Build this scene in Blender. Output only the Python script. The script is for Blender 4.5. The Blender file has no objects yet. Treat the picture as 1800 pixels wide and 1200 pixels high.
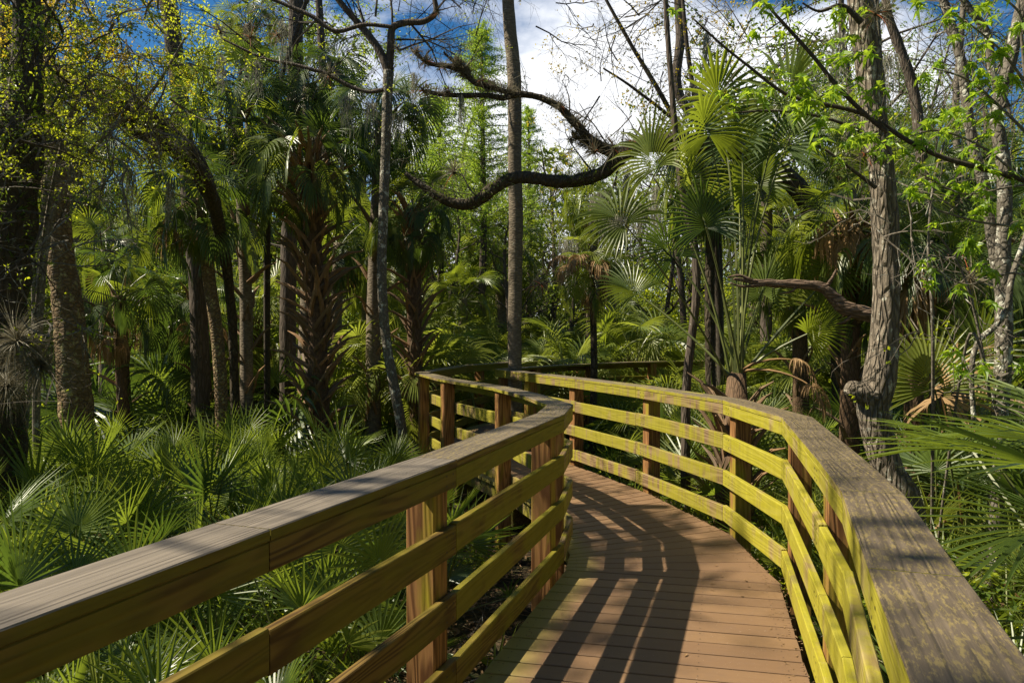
import bpy, math, random
from mathutils import Vector, Matrix, noise
PI = math.pi
R = math.radians
scene = bpy.context.scene

# ------------------------------------------------------------------ camera
F_PX, PITCH, CAM_H = 1350.0, 0.010, 1.65
cam_data = bpy.data.cameras.new('camera')
cam_data.sensor_width = 36.0
cam_data.lens = 36.0 * F_PX / 1800.0
cam_data.clip_end = 600.0
cam_data.clip_start = 0.05
cam = bpy.data.objects.new('camera', cam_data)
scene.collection.objects.link(cam)
cam.location = (0, 0, CAM_H)
cam.rotation_euler = (PI / 2 - PITCH, 0, 0)
scene.camera = cam

# ------------------------------------------------------------------ light
SUN_ELEV = 49.0
SUN_TRAVEL = Vector((1.0, -0.045, -math.tan(R(SUN_ELEV)))).normalized()   # sun stands on the left
scene.view_settings.view_transform = 'Standard'
scene.view_settings.look = 'None'
scene.view_settings.gamma = 1.0
scene.view_settings.exposure = 0.80
scene.view_settings.use_curve_mapping = False

sun_data = bpy.data.lights.new('sun', 'SUN')
sun_data.energy = 5.0
sun_data.angle = R(0.5)
sun_data.color = (1.0, 0.91, 0.71)
sun = bpy.data.objects.new('sun', sun_data)
scene.collection.objects.link(sun)
sun.rotation_euler = (-SUN_TRAVEL).to_track_quat('Z', 'Y').to_euler()

world = bpy.data.worlds.new('World')
scene.world = world
world.use_nodes = True
wn, wl = world.node_tree.nodes, world.node_tree.links
wn.clear()
w_out = wn.new('ShaderNodeOutputWorld')
w_bg = wn.new('ShaderNodeBackground')
w_bg.inputs['Strength'].default_value = 0.05
sky = wn.new('ShaderNodeTexSky')
sky.sky_type = 'NISHITA'
sky.sun_disc = False
sky.sun_elevation = R(SUN_ELEV)
to_sun = -SUN_TRAVEL
sky.sun_rotation = math.atan2(to_sun.x, to_sun.y)
sky.air_density = 1.0
sky.dust_density = 0.2
sky.ozone_density = 3.0
tc = wn.new('ShaderNodeTexCoord')
sep = wn.new('ShaderNodeSeparateXYZ')
wl.new(tc.outputs['Generated'], sep.inputs[0])
def wmath(op, a, b=None, clamp=False):
    n = wn.new('ShaderNodeMath'); n.operation = op; n.use_clamp = clamp
    for i, x in enumerate((a, b)):
        if x is None: continue
        if isinstance(x, (int, float)): n.inputs[i].default_value = x
        else: wl.new(x, n.inputs[i])
    return n.outputs[0]
den = wmath('ADD', wmath('MAXIMUM', sep.outputs['Z'], 0.0), 0.22)
cx = wmath('DIVIDE', sep.outputs['X'], den)
cy = wmath('DIVIDE', sep.outputs['Y'], den)
comb = wn.new('ShaderNodeCombineXYZ')
wl.new(cx, comb.inputs[0]); wl.new(cy, comb.inputs[1])
cn = wn.new('ShaderNodeTexNoise')
cn.inputs['Scale'].default_value = 1.25
cn.inputs['Detail'].default_value = 9
cn.inputs['Roughness'].default_value = 0.58
cmap = wn.new('ShaderNodeMapping')
cmap.inputs['Location'].default_value = (3.1, 0.4, 0.0)
wl.new(comb.outputs[0], cmap.inputs[0]); wl.new(cmap.outputs[0], cn.inputs['Vector'])
# a large bank of cumulus ahead and slightly to the right
bank = wn.new('ShaderNodeVectorMath'); bank.operation = 'DISTANCE'
wl.new(tc.outputs['Generated'], bank.inputs[0])
bank.inputs[1].default_value = Vector((0.13, 0.93, 0.27)).normalized()
bankv = wmath('MULTIPLY', wmath('SUBTRACT', 0.46, bank.outputs['Value'], True), 0.80)
cr = wn.new('ShaderNodeValToRGB')
cr.color_ramp.elements[0].position = 0.57
cr.color_ramp.elements[1].position = 0.70
wl.new(wmath('ADD', cn.outputs['Fac'], bankv), cr.inputs[0])
hsv = wn.new('ShaderNodeHueSaturation')
hsv.inputs['Saturation'].default_value = 1.35
hsv.inputs['Value'].default_value = 1.15
wl.new(sky.outputs[0], hsv.inputs['Color'])
cmix = wn.new('ShaderNodeMixRGB')
wl.new(cr.outputs[0], cmix.inputs[0])
wl.new(hsv.outputs[0], cmix.inputs[1])
cshade = wn.new('ShaderNodeMixRGB')
cshade.inputs[1].default_value = (17.0, 17.0, 17.1, 1)
cshade.inputs[2].default_value = (10.8, 11.2, 12.0, 1)
cn2 = wn.new('ShaderNodeTexNoise'); cn2.inputs['Scale'].default_value = 3.0; cn2.inputs['Detail'].default_value = 4
wl.new(cmap.outputs[0], cn2.inputs['Vector'])
wl.new(cn2.outputs['Fac'], cshade.inputs[0])
wl.new(cshade.outputs[0], cmix.inputs[2])
wl.new(cmix.outputs[0], w_bg.inputs['Color'])
wl.new(w_bg.outputs[0], w_out.inputs['Surface'])

scene.cycles.max_bounces = 8
scene.cycles.diffuse_bounces = 3
scene.cycles.glossy_bounces = 2
scene.cycles.transmission_bounces = 4
scene.cycles.transparent_max_bounces = 4

# ------------------------------------------------------------------ helpers
def at(u, v, Y):
    """world point seen at picture position (u, v) of the 1800 x 1200 photograph, at distance Y"""
    x = (u - 900) / F_PX; y = (600 - v) / F_PX
    d = Vector((x, math.cos(PITCH) + y * math.sin(PITCH), -math.sin(PITCH) + y * math.cos(PITCH)))
    return Vector((0, 0, CAM_H)) + d * (Y / d.y)

GROUND = -0.75
def ground_z(x, y):
    return GROUND + 0.10 * noise.noise(Vector((x * 0.35, y * 0.35, 0))) + 0.03 * noise.noise(Vector((x * 1.7, y * 1.7, 4)))

class MB:
    def __init__(s): s.v = []; s.f = []; s.m = []
    def poly(s, pts, m=0):
        i = len(s.v); s.v.extend([tuple(p) for p in pts]); s.f.append(tuple(range(i, i + len(pts)))); s.m.append(m)
    def tube(s, pts, rad, n=6, m=0, rough=0.0, cap=True, seed=0.0, freq=3.0, ridge=0):
        pts = [Vector(p) for p in pts]
        if not hasattr(rad, '__len__'): rad = [rad] * len(pts)
        base = len(s.v); up = None
        for i, p in enumerate(pts):
            t = (pts[min(i + 1, len(pts) - 1)] - pts[max(i - 1, 0)])
            if t.length < 1e-9: t = Vector((0, 0, 1))
            t.normalize()
            if up is None:
                up = Vector((1, 0, 0)) if abs(t.x) < 0.8 else Vector((0, 1, 0))
            a = (up - t * up.dot(t)); a.normalize(); b = t.cross(a); up = a
            for k in range(n):
                an = 2 * PI * k / n
                r = rad[i]
                dv = a * math.cos(an) + b * math.sin(an)
                if rough:
                    q = p * freq + dv * (freq * 0.25) + Vector((seed, 0, 0))
                    nz = noise.noise(q) * 0.9
                    if ridge:
                        nz += 0.55 * abs(noise.noise(Vector((math.cos(an) * ridge, math.sin(an) * ridge, (p.z + p.x) * 2.2 + seed))) ) * 2 - 0.4
                    r *= 1 + rough * nz
                s.v.append(tuple(p + dv * r))
        for i in range(len(pts) - 1):
            for k in range(n):
                a0 = base + i * n + k; a1 = base + i * n + (k + 1) % n
                s.f.append((a0, a1, a1 + n, a0 + n)); s.m.append(m)
        if cap:
            s.f.append(tuple(base + k for k in range(n))[::-1]); s.m.append(m)
            e = base + (len(pts) - 1) * n
            s.f.append(tuple(e + k for k in range(n))); s.m.append(m)
    def mesh(s, name, mats, smooth=False):
        me = bpy.data.meshes.new(name)
        me.from_pydata(s.v, [], s.f)
        for m in (mats if isinstance(mats, (list, tuple)) else [mats]): me.materials.append(m)
        if any(s.m): me.polygons.foreach_set('material_index', s.m)
        if smooth: me.polygons.foreach_set('use_smooth', [True] * len(s.f))
        me.update()
        return me

def link(name, me, parent=None, loc=None, rot=None, sc=None):
    o = bpy.data.objects.new(name, me); scene.collection.objects.link(o)
    if parent is not None: o.parent = parent
    if loc is not None: o.location = loc
    if rot is not None: o.rotation_euler = rot
    if sc is not None: o.scale = (sc, sc, sc) if not hasattr(sc, '__len__') else sc
    return o
def thing(name, label, cat, loc=(0, 0, 0), group=None, rz=0):
    o = bpy.data.objects.new(name, None); scene.collection.objects.link(o)
    o.location = loc; o.rotation_euler = (0, 0, rz); o['label'] = label; o['category'] = cat
    if group: o['group'] = group
    o.empty_display_size = 0.2
    return o
def copy_thing(o, loc, rz, sc, label=None, group=None):
    r = o.copy(); scene.collection.objects.link(r); r.location = loc; r.rotation_euler = (0, 0, rz); r.scale = (sc,) * 3
    if label: r['label'] = label
    if group: r['group'] = group
    for ch in KIDS.get(o.name, []):
        c = ch.copy(); scene.collection.objects.link(c); c.parent = r
    return r
KIDS = {}
def kid(o, parent):
    KIDS.setdefault(parent.name, []).append(o); return o
def spline(pts, n):
    """Catmull-Rom through tuples (Vector, radius)"""
    P = [Vector(p[0]) for p in pts]; r = [p[1] for p in pts]
    out = []; m = len(P) - 1
    for j in range(n + 1):
        x = j / n * m; i = min(int(x), m - 1); t = x - i
        p0, p1, p2, p3 = P[max(i - 1, 0)], P[i], P[i + 1], P[min(i + 2, m)]
        q = 0.5 * ((2 * p1) + (p2 - p0) * t + (2 * p0 - 5 * p1 + 4 * p2 - p3) * t * t + (3 * p1 - p0 - 3 * p2 + p3) * t ** 3)
        out.append((q, r[i] + (r[i + 1] - r[i]) * t))
    return [a for a, b in out], [b for a, b in out]

# ------------------------------------------------------------------ materials
def new_mat(name):
    m = bpy.data.materials.new(name); m.use_nodes = True
    nt = m.node_tree; nt.nodes.clear()
    return m, nt
class NT:
    def __init__(s, name):
        s.m = bpy.data.materials.new(name); s.m.use_nodes = True
        s.n = s.m.node_tree.nodes; s.l = s.m.node_tree.links; s.n.clear()
        s.out = s.n.new('ShaderNodeOutputMaterial')
    def node(s, t, **kw):
        x = s.n.new(t)
        for k, v in kw.items(): setattr(x, k, v)
        return x
    def set(s, sock, v):
        if isinstance(v, bpy.types.NodeSocket): s.l.new(v, sock)
        elif sock.type == 'RGBA' and isinstance(v, (int, float)): sock.default_value = (v, v, v, 1)
        elif isinstance(v, (tuple, list)) and len(v) == 3 and sock.type == 'RGBA': sock.default_value = (*v, 1)
        else: sock.default_value = v
    def coord(s, kind='Object', scale=(1, 1, 1), rand=True):
        t = s.node('ShaderNodeTexCoord'); mp = s.node('ShaderNodeMapping')
        s.l.new(t.outputs[kind], mp.inputs[0]); mp.inputs['Scale'].default_value = scale
        if rand:
            oi = s.node('ShaderNodeObjectInfo'); mu = s.node('ShaderNodeVectorMath', operation='SCALE')
            mu.inputs[0].default_value = (37.0, 53.0, 71.0); s.l.new(oi.outputs['Random'], mu.inputs['Scale'])
            s.l.new(mu.outputs[0], mp.inputs['Location'])
        return mp.outputs[0]
    def rnd(s): return s.node('ShaderNodeObjectInfo').outputs['Random']
    def noise(s, vec, scale=5, detail=4, rough=0.5, dist=0.0):
        x = s.node('ShaderNodeTexNoise'); s.l.new(vec, x.inputs['Vector'])
        x.inputs['Scale'].default_value = scale; x.inputs['Detail'].default_value = detail
        x.inputs['Roughness'].default_value = rough; x.inputs['Distortion'].default_value = dist
        return x.outputs['Fac']
    def vor(s, vec, scale=5, feature='F1', out='Distance'):
        x = s.node('ShaderNodeTexVoronoi', feature=feature); s.l.new(vec, x.inputs['Vector'])
        x.inputs['Scale'].default_value = scale
        return x.outputs[out]
    def ramp(s, fac, stops):
        x = s.node('ShaderNodeValToRGB'); s.l.new(fac, x.inputs[0])
        e = x.color_ramp.elements
        while len(e) < len(stops): e.new(0.5)
        for i, (p, c) in enumerate(stops):
            e[i].position = p; e[i].color = (c, c, c, 1) if isinstance(c, (int, float)) else (*c, 1)
        return x.outputs[0]
    def mix(s, fac, a, b, blend='MIX'):
        x = s.node('ShaderNodeMixRGB', blend_type=blend)
        s.set(x.inputs[0], fac); s.set(x.inputs[1], a); s.set(x.inputs[2], b)
        return x.outputs[0]
    def math(s, op, a, b=0.0, clamp=False):
        x = s.node('ShaderNodeMath', operation=op, use_clamp=clamp); s.set(x.inputs[0], a); s.set(x.inputs[1], b)
        return x.outputs[0]
    def bump(s, h, strength=0.5, dist=0.01):
        x = s.node('ShaderNodeBump'); s.l.new(h, x.inputs['Height'])
        x.inputs['Strength'].default_value = strength; x.inputs['Distance'].default_value = dist
        return x.outputs[0]
    def principled(s, col, rough=0.7, normal=None, spec=0.5):
        x = s.node('ShaderNodeBsdfPrincipled')
        s.set(x.inputs['Base Color'], col); s.set(x.inputs['Roughness'], rough)
        x.inputs['Specular IOR Level'].default_value = spec
        if normal is not None: s.l.new(normal, x.inputs['Normal'])
        return x.outputs[0]
    def finish(s, sh): s.l.new(sh, s.out.inputs['Surface']); return s.m

def leaf_mat(name, a, b, trans, tcol=None, rough=0.38, spec=0.5, grain=True):
    s = NT(name)
    col = s.mix(s.rnd(), a, b)
    v = s.coord('Object', (1, 1, 1))
    col = s.mix(s.ramp(s.noise(v, 3.0, 3), [(0.35, 0.0), (0.7, 0.55)]), col, tuple(x * 1.5 for x in b))
    p = s.principled(col, rough, None, spec)
    t = s.node('ShaderNodeBsdfTranslucent')
    s.set(t.inputs['Color'], tcol if tcol else tuple(min(1, x * 2.2) for x in b))
    mx = s.node('ShaderNodeMixShader'); mx.inputs[0].default_value = trans
    s.l.new(p, mx.inputs[1]); s.l.new(t.outputs[0], mx.inputs[2])
    return s.finish(mx.outputs[0])

M = {}
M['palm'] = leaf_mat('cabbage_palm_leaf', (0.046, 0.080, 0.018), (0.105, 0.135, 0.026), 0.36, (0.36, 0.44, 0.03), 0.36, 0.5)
M['palm_dark'] = leaf_mat('shade_palm_leaf', (0.038, 0.072, 0.024), (0.075, 0.105, 0.036), 0.28, (0.18, 0.28, 0.03), 0.37, 0.5)  # shaded copy of the palm leaf, shade put into the green
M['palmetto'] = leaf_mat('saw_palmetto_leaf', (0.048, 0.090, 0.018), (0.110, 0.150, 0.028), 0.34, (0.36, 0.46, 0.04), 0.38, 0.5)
M['palm_yellow'] = leaf_mat('sunlit_palm_leaf', (0.085, 0.130, 0.022), (0.160, 0.180, 0.030), 0.40, (0.42, 0.48, 0.05), 0.40)  # sunlit copy of the palm leaf, sunshine put into the yellower green
M['dead'] = leaf_mat('dead_palm_leaf', (0.20, 0.12, 0.055), (0.34, 0.22, 0.11), 0.18, (0.40, 0.24, 0.10), 0.7, 0.2)
M['petiole'] = leaf_mat('palm_petiole', (0.055, 0.075, 0.02), (0.13, 0.14, 0.04), 0.0, None, 0.45)
M['petiole_dead'] = leaf_mat('dead_petiole', (0.13, 0.075, 0.035), (0.24, 0.14, 0.06), 0.0, None, 0.7, 0.2)
M['spring'] = leaf_mat('spring_leaf', (0.12, 0.19, 0.012), (0.24, 0.28, 0.015), 0.50, (0.70, 0.76, 0.03), 0.40)
M['spring_y'] = leaf_mat('yellow_spring_leaf', (0.24, 0.22, 0.012), (0.36, 0.24, 0.015), 0.48, (0.85, 0.65, 0.03), 0.40)
M['sweetgum'] = leaf_mat('sweetgum_leaf', (0.10, 0.20, 0.015), (0.17, 0.27, 0.025), 0.48, (0.52, 0.70, 0.04), 0.42)
M['green'] = leaf_mat('broad_leaf', (0.040, 0.085, 0.014), (0.080, 0.130, 0.018), 0.38, (0.28, 0.38, 0.03), 0.40)
M['cypress'] = leaf_mat('cypress_needle', (0.13, 0.22, 0.020), (0.20, 0.30, 0.035), 0.50, (0.55, 0.72, 0.07), 0.5, 0.3)
M['far'] = leaf_mat('far_leaf', (0.055, 0.095, 0.016), (0.10, 0.14, 0.020), 0.40, (0.34, 0.42, 0.04), 0.5, 0.3)
M['litter'] = leaf_mat('leaf_litter', (0.10, 0.060, 0.030), (0.24, 0.15, 0.075), 0.1, None, 0.7, 0.25)
M['airplant'] = leaf_mat('air_plant_leaf', (0.13, 0.105, 0.06), (0.17, 0.15, 0.10), 0.15, None, 0.6, 0.3)
M['moss'] = leaf_mat('hanging_moss', (0.16, 0.15, 0.11), (0.24, 0.23, 0.18), 0.2, None, 0.8, 0.2)
M['red_tip'] = leaf_mat('red_air_plant_tip', (0.30, 0.07, 0.03), (0.36, 0.12, 0.05), 0.25, None, 0.5, 0.3)

def bark_mat(name, dark, light, lichen, lich_amt, sc=(1, 1, 0.35), scale=16, strength=0.9, dist=0.02, kind='Object'):
    s = NT(name)
    v = s.coord(kind, sc, rand=False)
    fis = s.vor(v, scale, 'DISTANCE_TO_EDGE')
    crack = s.ramp(fis, [(0.0, 0.0), (0.22, 1.0)])
    n1 = s.noise(v, scale * 2.2, 6, 0.65)
    n2 = s.noise(v, 1.7, 3, 0.5)
    hh = s.mix(0.45, crack, n1)
    col = s.mix(n1, dark, light)
    col = s.mix(crack, s.mix(0.55, col, (0.02, 0.015, 0.01)), col)
    col = s.mix(s.ramp(n2, [(0.35, 0.0), (0.7, 0.5)]), col, tuple(x * 0.55 for x in light))
    v2 = s.coord(kind, (1, 1, 0.8), rand=False)
    l1 = s.noise(v2, 11, 7, 0.72)
    lm = s.ramp(l1, [(0.66 - lich_amt * 0.25, 0.0), (0.70 - lich_amt * 0.22, 1.0)])
    col = s.mix(lm, col, s.mix(n1, lichen, tuple(min(1, x * 1.3) for x in lichen)))
    nm = s.bump(hh, strength, dist)
    return s.finish(s.principled(col, 0.85, nm, 0.25))
M['bark_sweetgum'] = bark_mat('ridged_bark', (0.13, 0.10, 0.075), (0.43, 0.355, 0.27), (0.55, 0.52, 0.43), 0.36, (1, 1, 0.22), 26, 1.0, 0.05)
M['bark_white'] = bark_mat('white_lichen_bark', (0.12, 0.10, 0.08), (0.28, 0.245, 0.195), (0.47, 0.46, 0.39), 0.46, (1, 1, 0.6), 26, 0.8, 0.015)
M['bark_palm'] = bark_mat('smooth_palm_bark', (0.15, 0.115, 0.08), (0.34, 0.275, 0.20), (0.38, 0.36, 0.28), 0.15, (1, 1, 3.6), 9, 0.6, 0.012)
M['bark_old'] = bark_mat('mottled_palm_bark', (0.12, 0.075, 0.038), (0.36, 0.24, 0.125), (0.36, 0.31, 0.14), 0.42, (1, 1, 1.4), 12, 0.9, 0.03)
M['bark_dark'] = bark_mat('dark_mossy_bark', (0.045, 0.034, 0.022), (0.13, 0.10, 0.065), (0.17, 0.17, 0.12), 0.18, (1, 1, 0.45), 14, 1.0, 0.03)
M['bark_cypress'] = bark_mat('cypress_bark', (0.085, 0.060, 0.045), (0.19, 0.15, 0.12), (0.28, 0.27, 0.23), 0.12, (1, 1, 0.14), 26, 0.8, 0.02)
M['twig'] = bark_mat('twig_bark', (0.14, 0.11, 0.085), (0.30, 0.26, 0.21), (0.42, 0.41, 0.36), 0.35, (1, 1, 1), 20, 0.3, 0.004)
M['twig_dark'] = bark_mat('dark_twig_bark', (0.05, 0.04, 0.03), (0.13, 0.105, 0.08), (0.25, 0.25, 0.2), 0.2, (1, 1, 1), 20, 0.3, 0.004)
M['dead_wood'] = bark_mat('split_dead_wood', (0.15, 0.09, 0.06), (0.33, 0.23, 0.165), (0.35, 0.28, 0.2), 0.0, (0.2, 1, 1), 30, 1.0, 0.02)
M['fibre'] = bark_mat('palm_boot_fibre', (0.09, 0.050, 0.028), (0.23, 0.145, 0.085), (0.3, 0.2, 0.12), 0.0, (1, 1, 0.3), 30, 0.8, 0.01)
def boot_mat():
    s = NT('palm_boot'); v = s.coord('Object', (1, 1, 0.25))
    n = s.noise(v, 40, 4, 0.6)
    col = s.mix(n, (0.15, 0.078, 0.034), (0.44, 0.26, 0.13))
    col = s.mix(s.math('MULTIPLY', s.rnd(), 0.8), col, (0.13, 0.105, 0.08))
    return s.finish(s.principled(col, 0.75, s.bump(n, 0.6, 0.006), 0.25))
M['boot'] = boot_mat()

def wood(name, tan, dark, algae, algae_amt, weather=None, weather_amt=0.0, fleck=0.0, bump=0.5, streak=(9, 9, 2.2)):
    """sawn pine: local X runs along the board"""
    s = NT(name)
    v = s.coord('Object', (0.9, 9.0, 9.0))
    gv = s.coord('Object', (0.55, 8.0, 8.0))
    g = s.noise(gv, 1.0, 2.2, 0.42, 0.25)
    rings = s.ramp(s.math('ADD', s.math('MULTIPLY', s.math('SINE', s.math('MULTIPLY', g, 78.0)), 0.5), 0.5), [(0.15, 0.0), (0.95, 1.0)])
    vf = s.coord('Object', (2.0, 60.0, 60.0))
    fine = s.noise(vf, 2.0, 5, 0.6)
    col = s.mix(rings, tan, dark)
    col = s.mix(s.math('MULTIPLY', fine, 0.5), col, dark)
    knotv = s.coord('Object', (2.2, 7.0, 7.0))
    kn = s.vor(knotv, 0.55)
    col = s.mix(s.ramp(kn, [(0.045, 0.85), (0.085, 0.0)]), col, (0.06, 0.03, 0.015))
    if weather:
        wv = s.coord('Object', (0.5, 26.0, 26.0))
        wn_ = s.noise(wv, 1.6, 7, 0.68)
        wcol = s.ramp(wn_, [(0.30, tuple(x * 0.42 for x in weather)), (0.62, weather), (0.75, tuple(min(1, x * 1.35) for x in weather))])
        col = s.mix(weather_amt, col, wcol)
    if algae_amt > 0:
        av = s.coord('Object', streak)
        an = s.noise(av, 1.0, 5, 0.6)
        an = s.math('ADD', an, s.math('MULTIPLY', s.math('SUBTRACT', s.noise(s.coord('Object', (1.1, 2, 2)), 1.0, 3, 0.5), 0.5), 0.9))
        lo = 0.74 - algae_amt * 0.55
        am = s.ramp(an, [(max(0.02, lo - 0.12), 0.0), (lo + 0.10, 1.0)])
        am2 = s.mix(s.math('MULTIPLY', fine, 0.45), am, 0.0)
        col = s.mix(am2, col, s.mix(s.noise(av, 3.0, 3), algae, tuple(x * 0.6 for x in algae)))
    if fleck > 0:
        fv = s.coord('Object', (11, 38, 38))
        fn = s.noise(fv, 2.4, 7, 0.72)
        fm = s.ramp(fn, [(0.60 - fleck * 0.16, 0.0), (0.66 - fleck * 0.14, 1.0)])
        col = s.mix(s.math('MULTIPLY', fm, 0.7), col, (0.27, 0.205, 0.075))
    hh = s.mix(0.5, rings, fine)
    rg = s.ramp(fine, [(0.2, 0.55), (0.8, 0.8)])
    return s.finish(s.principled(col, rg, s.bump(hh, bump, 0.004), 0.35))
def nail_mat():
    s = NT('rusty_nail'); return s.finish(s.principled((0.035, 0.022, 0.016), 0.6))
M['nail'] = nail_mat()
PINE, PINED = (0.36, 0.235, 0.115), (0.16, 0.085, 0.035)
ALG = (0.43, 0.39, 0.010)
M['rail_right'] = wood('algae_stained_pine', (0.30, 0.205, 0.11), (0.15, 0.09, 0.045), (0.36, 0.33, 0.010), 0.56, streak=(11, 11, 1.2))
M['rail_right_near'] = wood('algae_covered_pine', (0.40, 0.31, 0.13), (0.22, 0.155, 0.055), ALG, 0.68, streak=(7, 9, 1.0))
M['rail_left'] = wood('shaded_olive_stained_pine', (0.23, 0.155, 0.030), (0.09, 0.05, 0.010), (0.25, 0.225, 0.010), 0.58, streak=(3, 5, 5))  # algae-stained pine with the shade on these rails darkened into its tones
M['rail_left_near'] = wood('shaded_amber_stained_pine', (0.215, 0.135, 0.026), (0.075, 0.038, 0.008), (0.19, 0.16, 0.008), 0.42, streak=(2, 5, 5))  # near left rails: their shaded side is mixed into the wood colours
M['post'] = wood('orange_pine_post', (0.38, 0.19, 0.068), (0.15, 0.062, 0.020), ALG, 0.22, streak=(1.5, 7, 7))
M['cap_right'] = wood('lichen_flecked_weathered_board', (0.25, 0.19, 0.13), (0.12, 0.09, 0.06), ALG, 0.0, (0.135, 0.102, 0.070), 0.78, 0.58, 1.0)
M['cap_left'] = wood('silvered_weathered_board', (0.22, 0.17, 0.12), (0.11, 0.08, 0.06), ALG, 0.0, (0.21, 0.175, 0.14), 0.85, 0.0, 1.0)
M['cap_left_far'] = wood('speckled_weathered_board', (0.22, 0.17, 0.12), (0.11, 0.08, 0.06), ALG, 0.12, (0.165, 0.130, 0.090), 0.8, 0.52, 0.9)
M['frame'] = wood('old_frame_timber', (0.24, 0.19, 0.10), (0.12, 0.08, 0.04), ALG, 0.35)

def _x(): pass
def deck_mat():
    s = NT('brown_composite_board')
    v = s.coord('Object', (1.5, 30, 30)); n = s.noise(v, 3, 5, 0.6)
    col = s.mix(n, (0.195, 0.112, 0.056), (0.265, 0.160, 0.084))
    col = s.mix(s.math('MULTIPLY', s.rnd(), 0.5), col, (0.15, 0.085, 0.052))
    v2 = s.coord('Object', (1, 1, 1)); n2 = s.noise(v2, 7, 6, 0.7)
    col = s.mix(s.ramp(n2, [(0.50, 0.0), (0.75, 0.55)]), col, (0.17, 0.105, 0.065))
    spk = s.noise(v2, 130, 2, 0.5)
    col = s.mix(s.ramp(spk, [(0.72, 0.0), (0.76, 0.7)]), col, (0.55, 0.46, 0.36))
    # green film along the left edge of the walk (local X = 0 is the left end of each board)
    tcn = s.node('ShaderNodeTexCoord'); sp = s.node('ShaderNodeSeparateXYZ'); s.l.new(tcn.outputs['Object'], sp.inputs[0])
    e = s.math('SUBTRACT', s.math('ADD', 0.20, s.math('MULTIPLY', n2, 0.12)), sp.outputs['X'], True)
    em = s.ramp(s.math('MULTIPLY', e, 5.0), [(0.05, 0.0), (0.8, 0.75)])
    col = s.mix(em, col, (0.30, 0.26, 0.06))
    return s.finish(s.principled(col, 0.62, s.bump(n, 0.35, 0.002), 0.4))
M['deck'] = deck_mat()
def soil_mat():
    s = NT('swamp_soil'); v = s.coord('Object', (1, 1, 1), rand=False)
    n = s.noise(v, 1.3, 8, 0.7); n2 = s.noise(v, 22, 6, 0.7)
    col = s.mix(n, (0.028, 0.020, 0.012), (0.085, 0.060, 0.034))
    col = s.mix(s.ramp(n2, [(0.5, 0.0), (0.7, 0.8)]), col, (0.15, 0.10, 0.055))
    col = s.mix(s.ramp(s.noise(v, 2.6, 5, 0.6), [(0.52, 0.0), (0.66, 0.6)]), col, (0.045, 0.065, 0.018))
    return s.finish(s.principled(col, 0.9, s.bump(s.mix(0.5, n, n2), 1.0, 0.05), 0.2))
M['soil'] = soil_mat()

# ------------------------------------------------------------------ ground
def build_ground():
    # three sheets of growing cell size around the walk, one mesh, reaching far beyond the wood
    b = MB()
    xs = [-260, -160, -90, -50] + [x * 1.0 - 30 for x in range(0, 61)] + [50, 90, 160, 260]
    ys = [-60, -30, -15] + [y * 1.0 - 8 for y in range(0, 55)] + [60, 90, 150, 240, 400]
    idx = {}
    for j, y in enumerate(ys):
        for i, x in enumerate(xs):
            idx[i, j] = len(b.v); b.v.append((x, y, ground_z(x, y)))
    for j in range(len(ys) - 1):
        for i in range(len(xs) - 1):
            b.f.append((idx[i, j], idx[i + 1, j], idx[i + 1, j + 1], idx[i, j + 1])); b.m.append(0)
    o = link('ground', b.mesh('ground', M['soil'], True)); o['kind'] = 'structure'
build_ground()

# ------------------------------------------------------------------ boardwalk
LEFT = [(-2.45, -2.2), (-1.85, -0.6), (-1.13, 1.04), (-0.70, 2.21), (-0.25, 3.44), (0.367, 5.385), (0.485, 6.12), (0.285, 7.1), (-0.03, 8.15), (-0.74, 9.7), (-1.22, 11.2), (-0.80, 13.6), (0.05, 15.35), (1.7, 16.9), (3.6, 17.9)]
RIGHT = [(-0.95, -2.75), (-0.30, -1.2), (0.22, 0.18), (0.63, 1.18), (0.861, 1.84), (1.19, 2.76), (1.37, 3.42), (1.83, 5.20), (1.80, 6.55), (1.33, 8.25), (0.79, 9.65), (0.10, 11.3), (-0.27, 12.3), (0.35, 13.3), (1.0, 14.2), (2.3, 15.5), (4.0, 16.3)]
CROSS = [((-2.45, -2.2), (-0.95, -2.55)), ((-0.25, 3.44), (1.31, 3.08)), ((0.367, 5.36), (1.80, 5.05)), ((0.42, 5.72), (1.83, 6.30)), ((0.30, 7.1), (1.45, 7.90)),
         ((-0.03, 8.15), (1.0, 9.15)), ((-0.74, 9.7), (0.12, 11.2)), ((-1.22, 11.2), (-0.28, 12.2)), ((-0.98, 12.6), (-0.1, 12.65)), ((-0.75, 13.7), (0.35, 13.25)), ((0.05, 15.35), (1.0, 14.2)), ((1.7, 16.9), (2.3, 15.5)), ((3.6, 17.9), (4.0, 16.3))]
def V2(p, z=0.0): return Vector((p[0], p[1], z))

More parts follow.
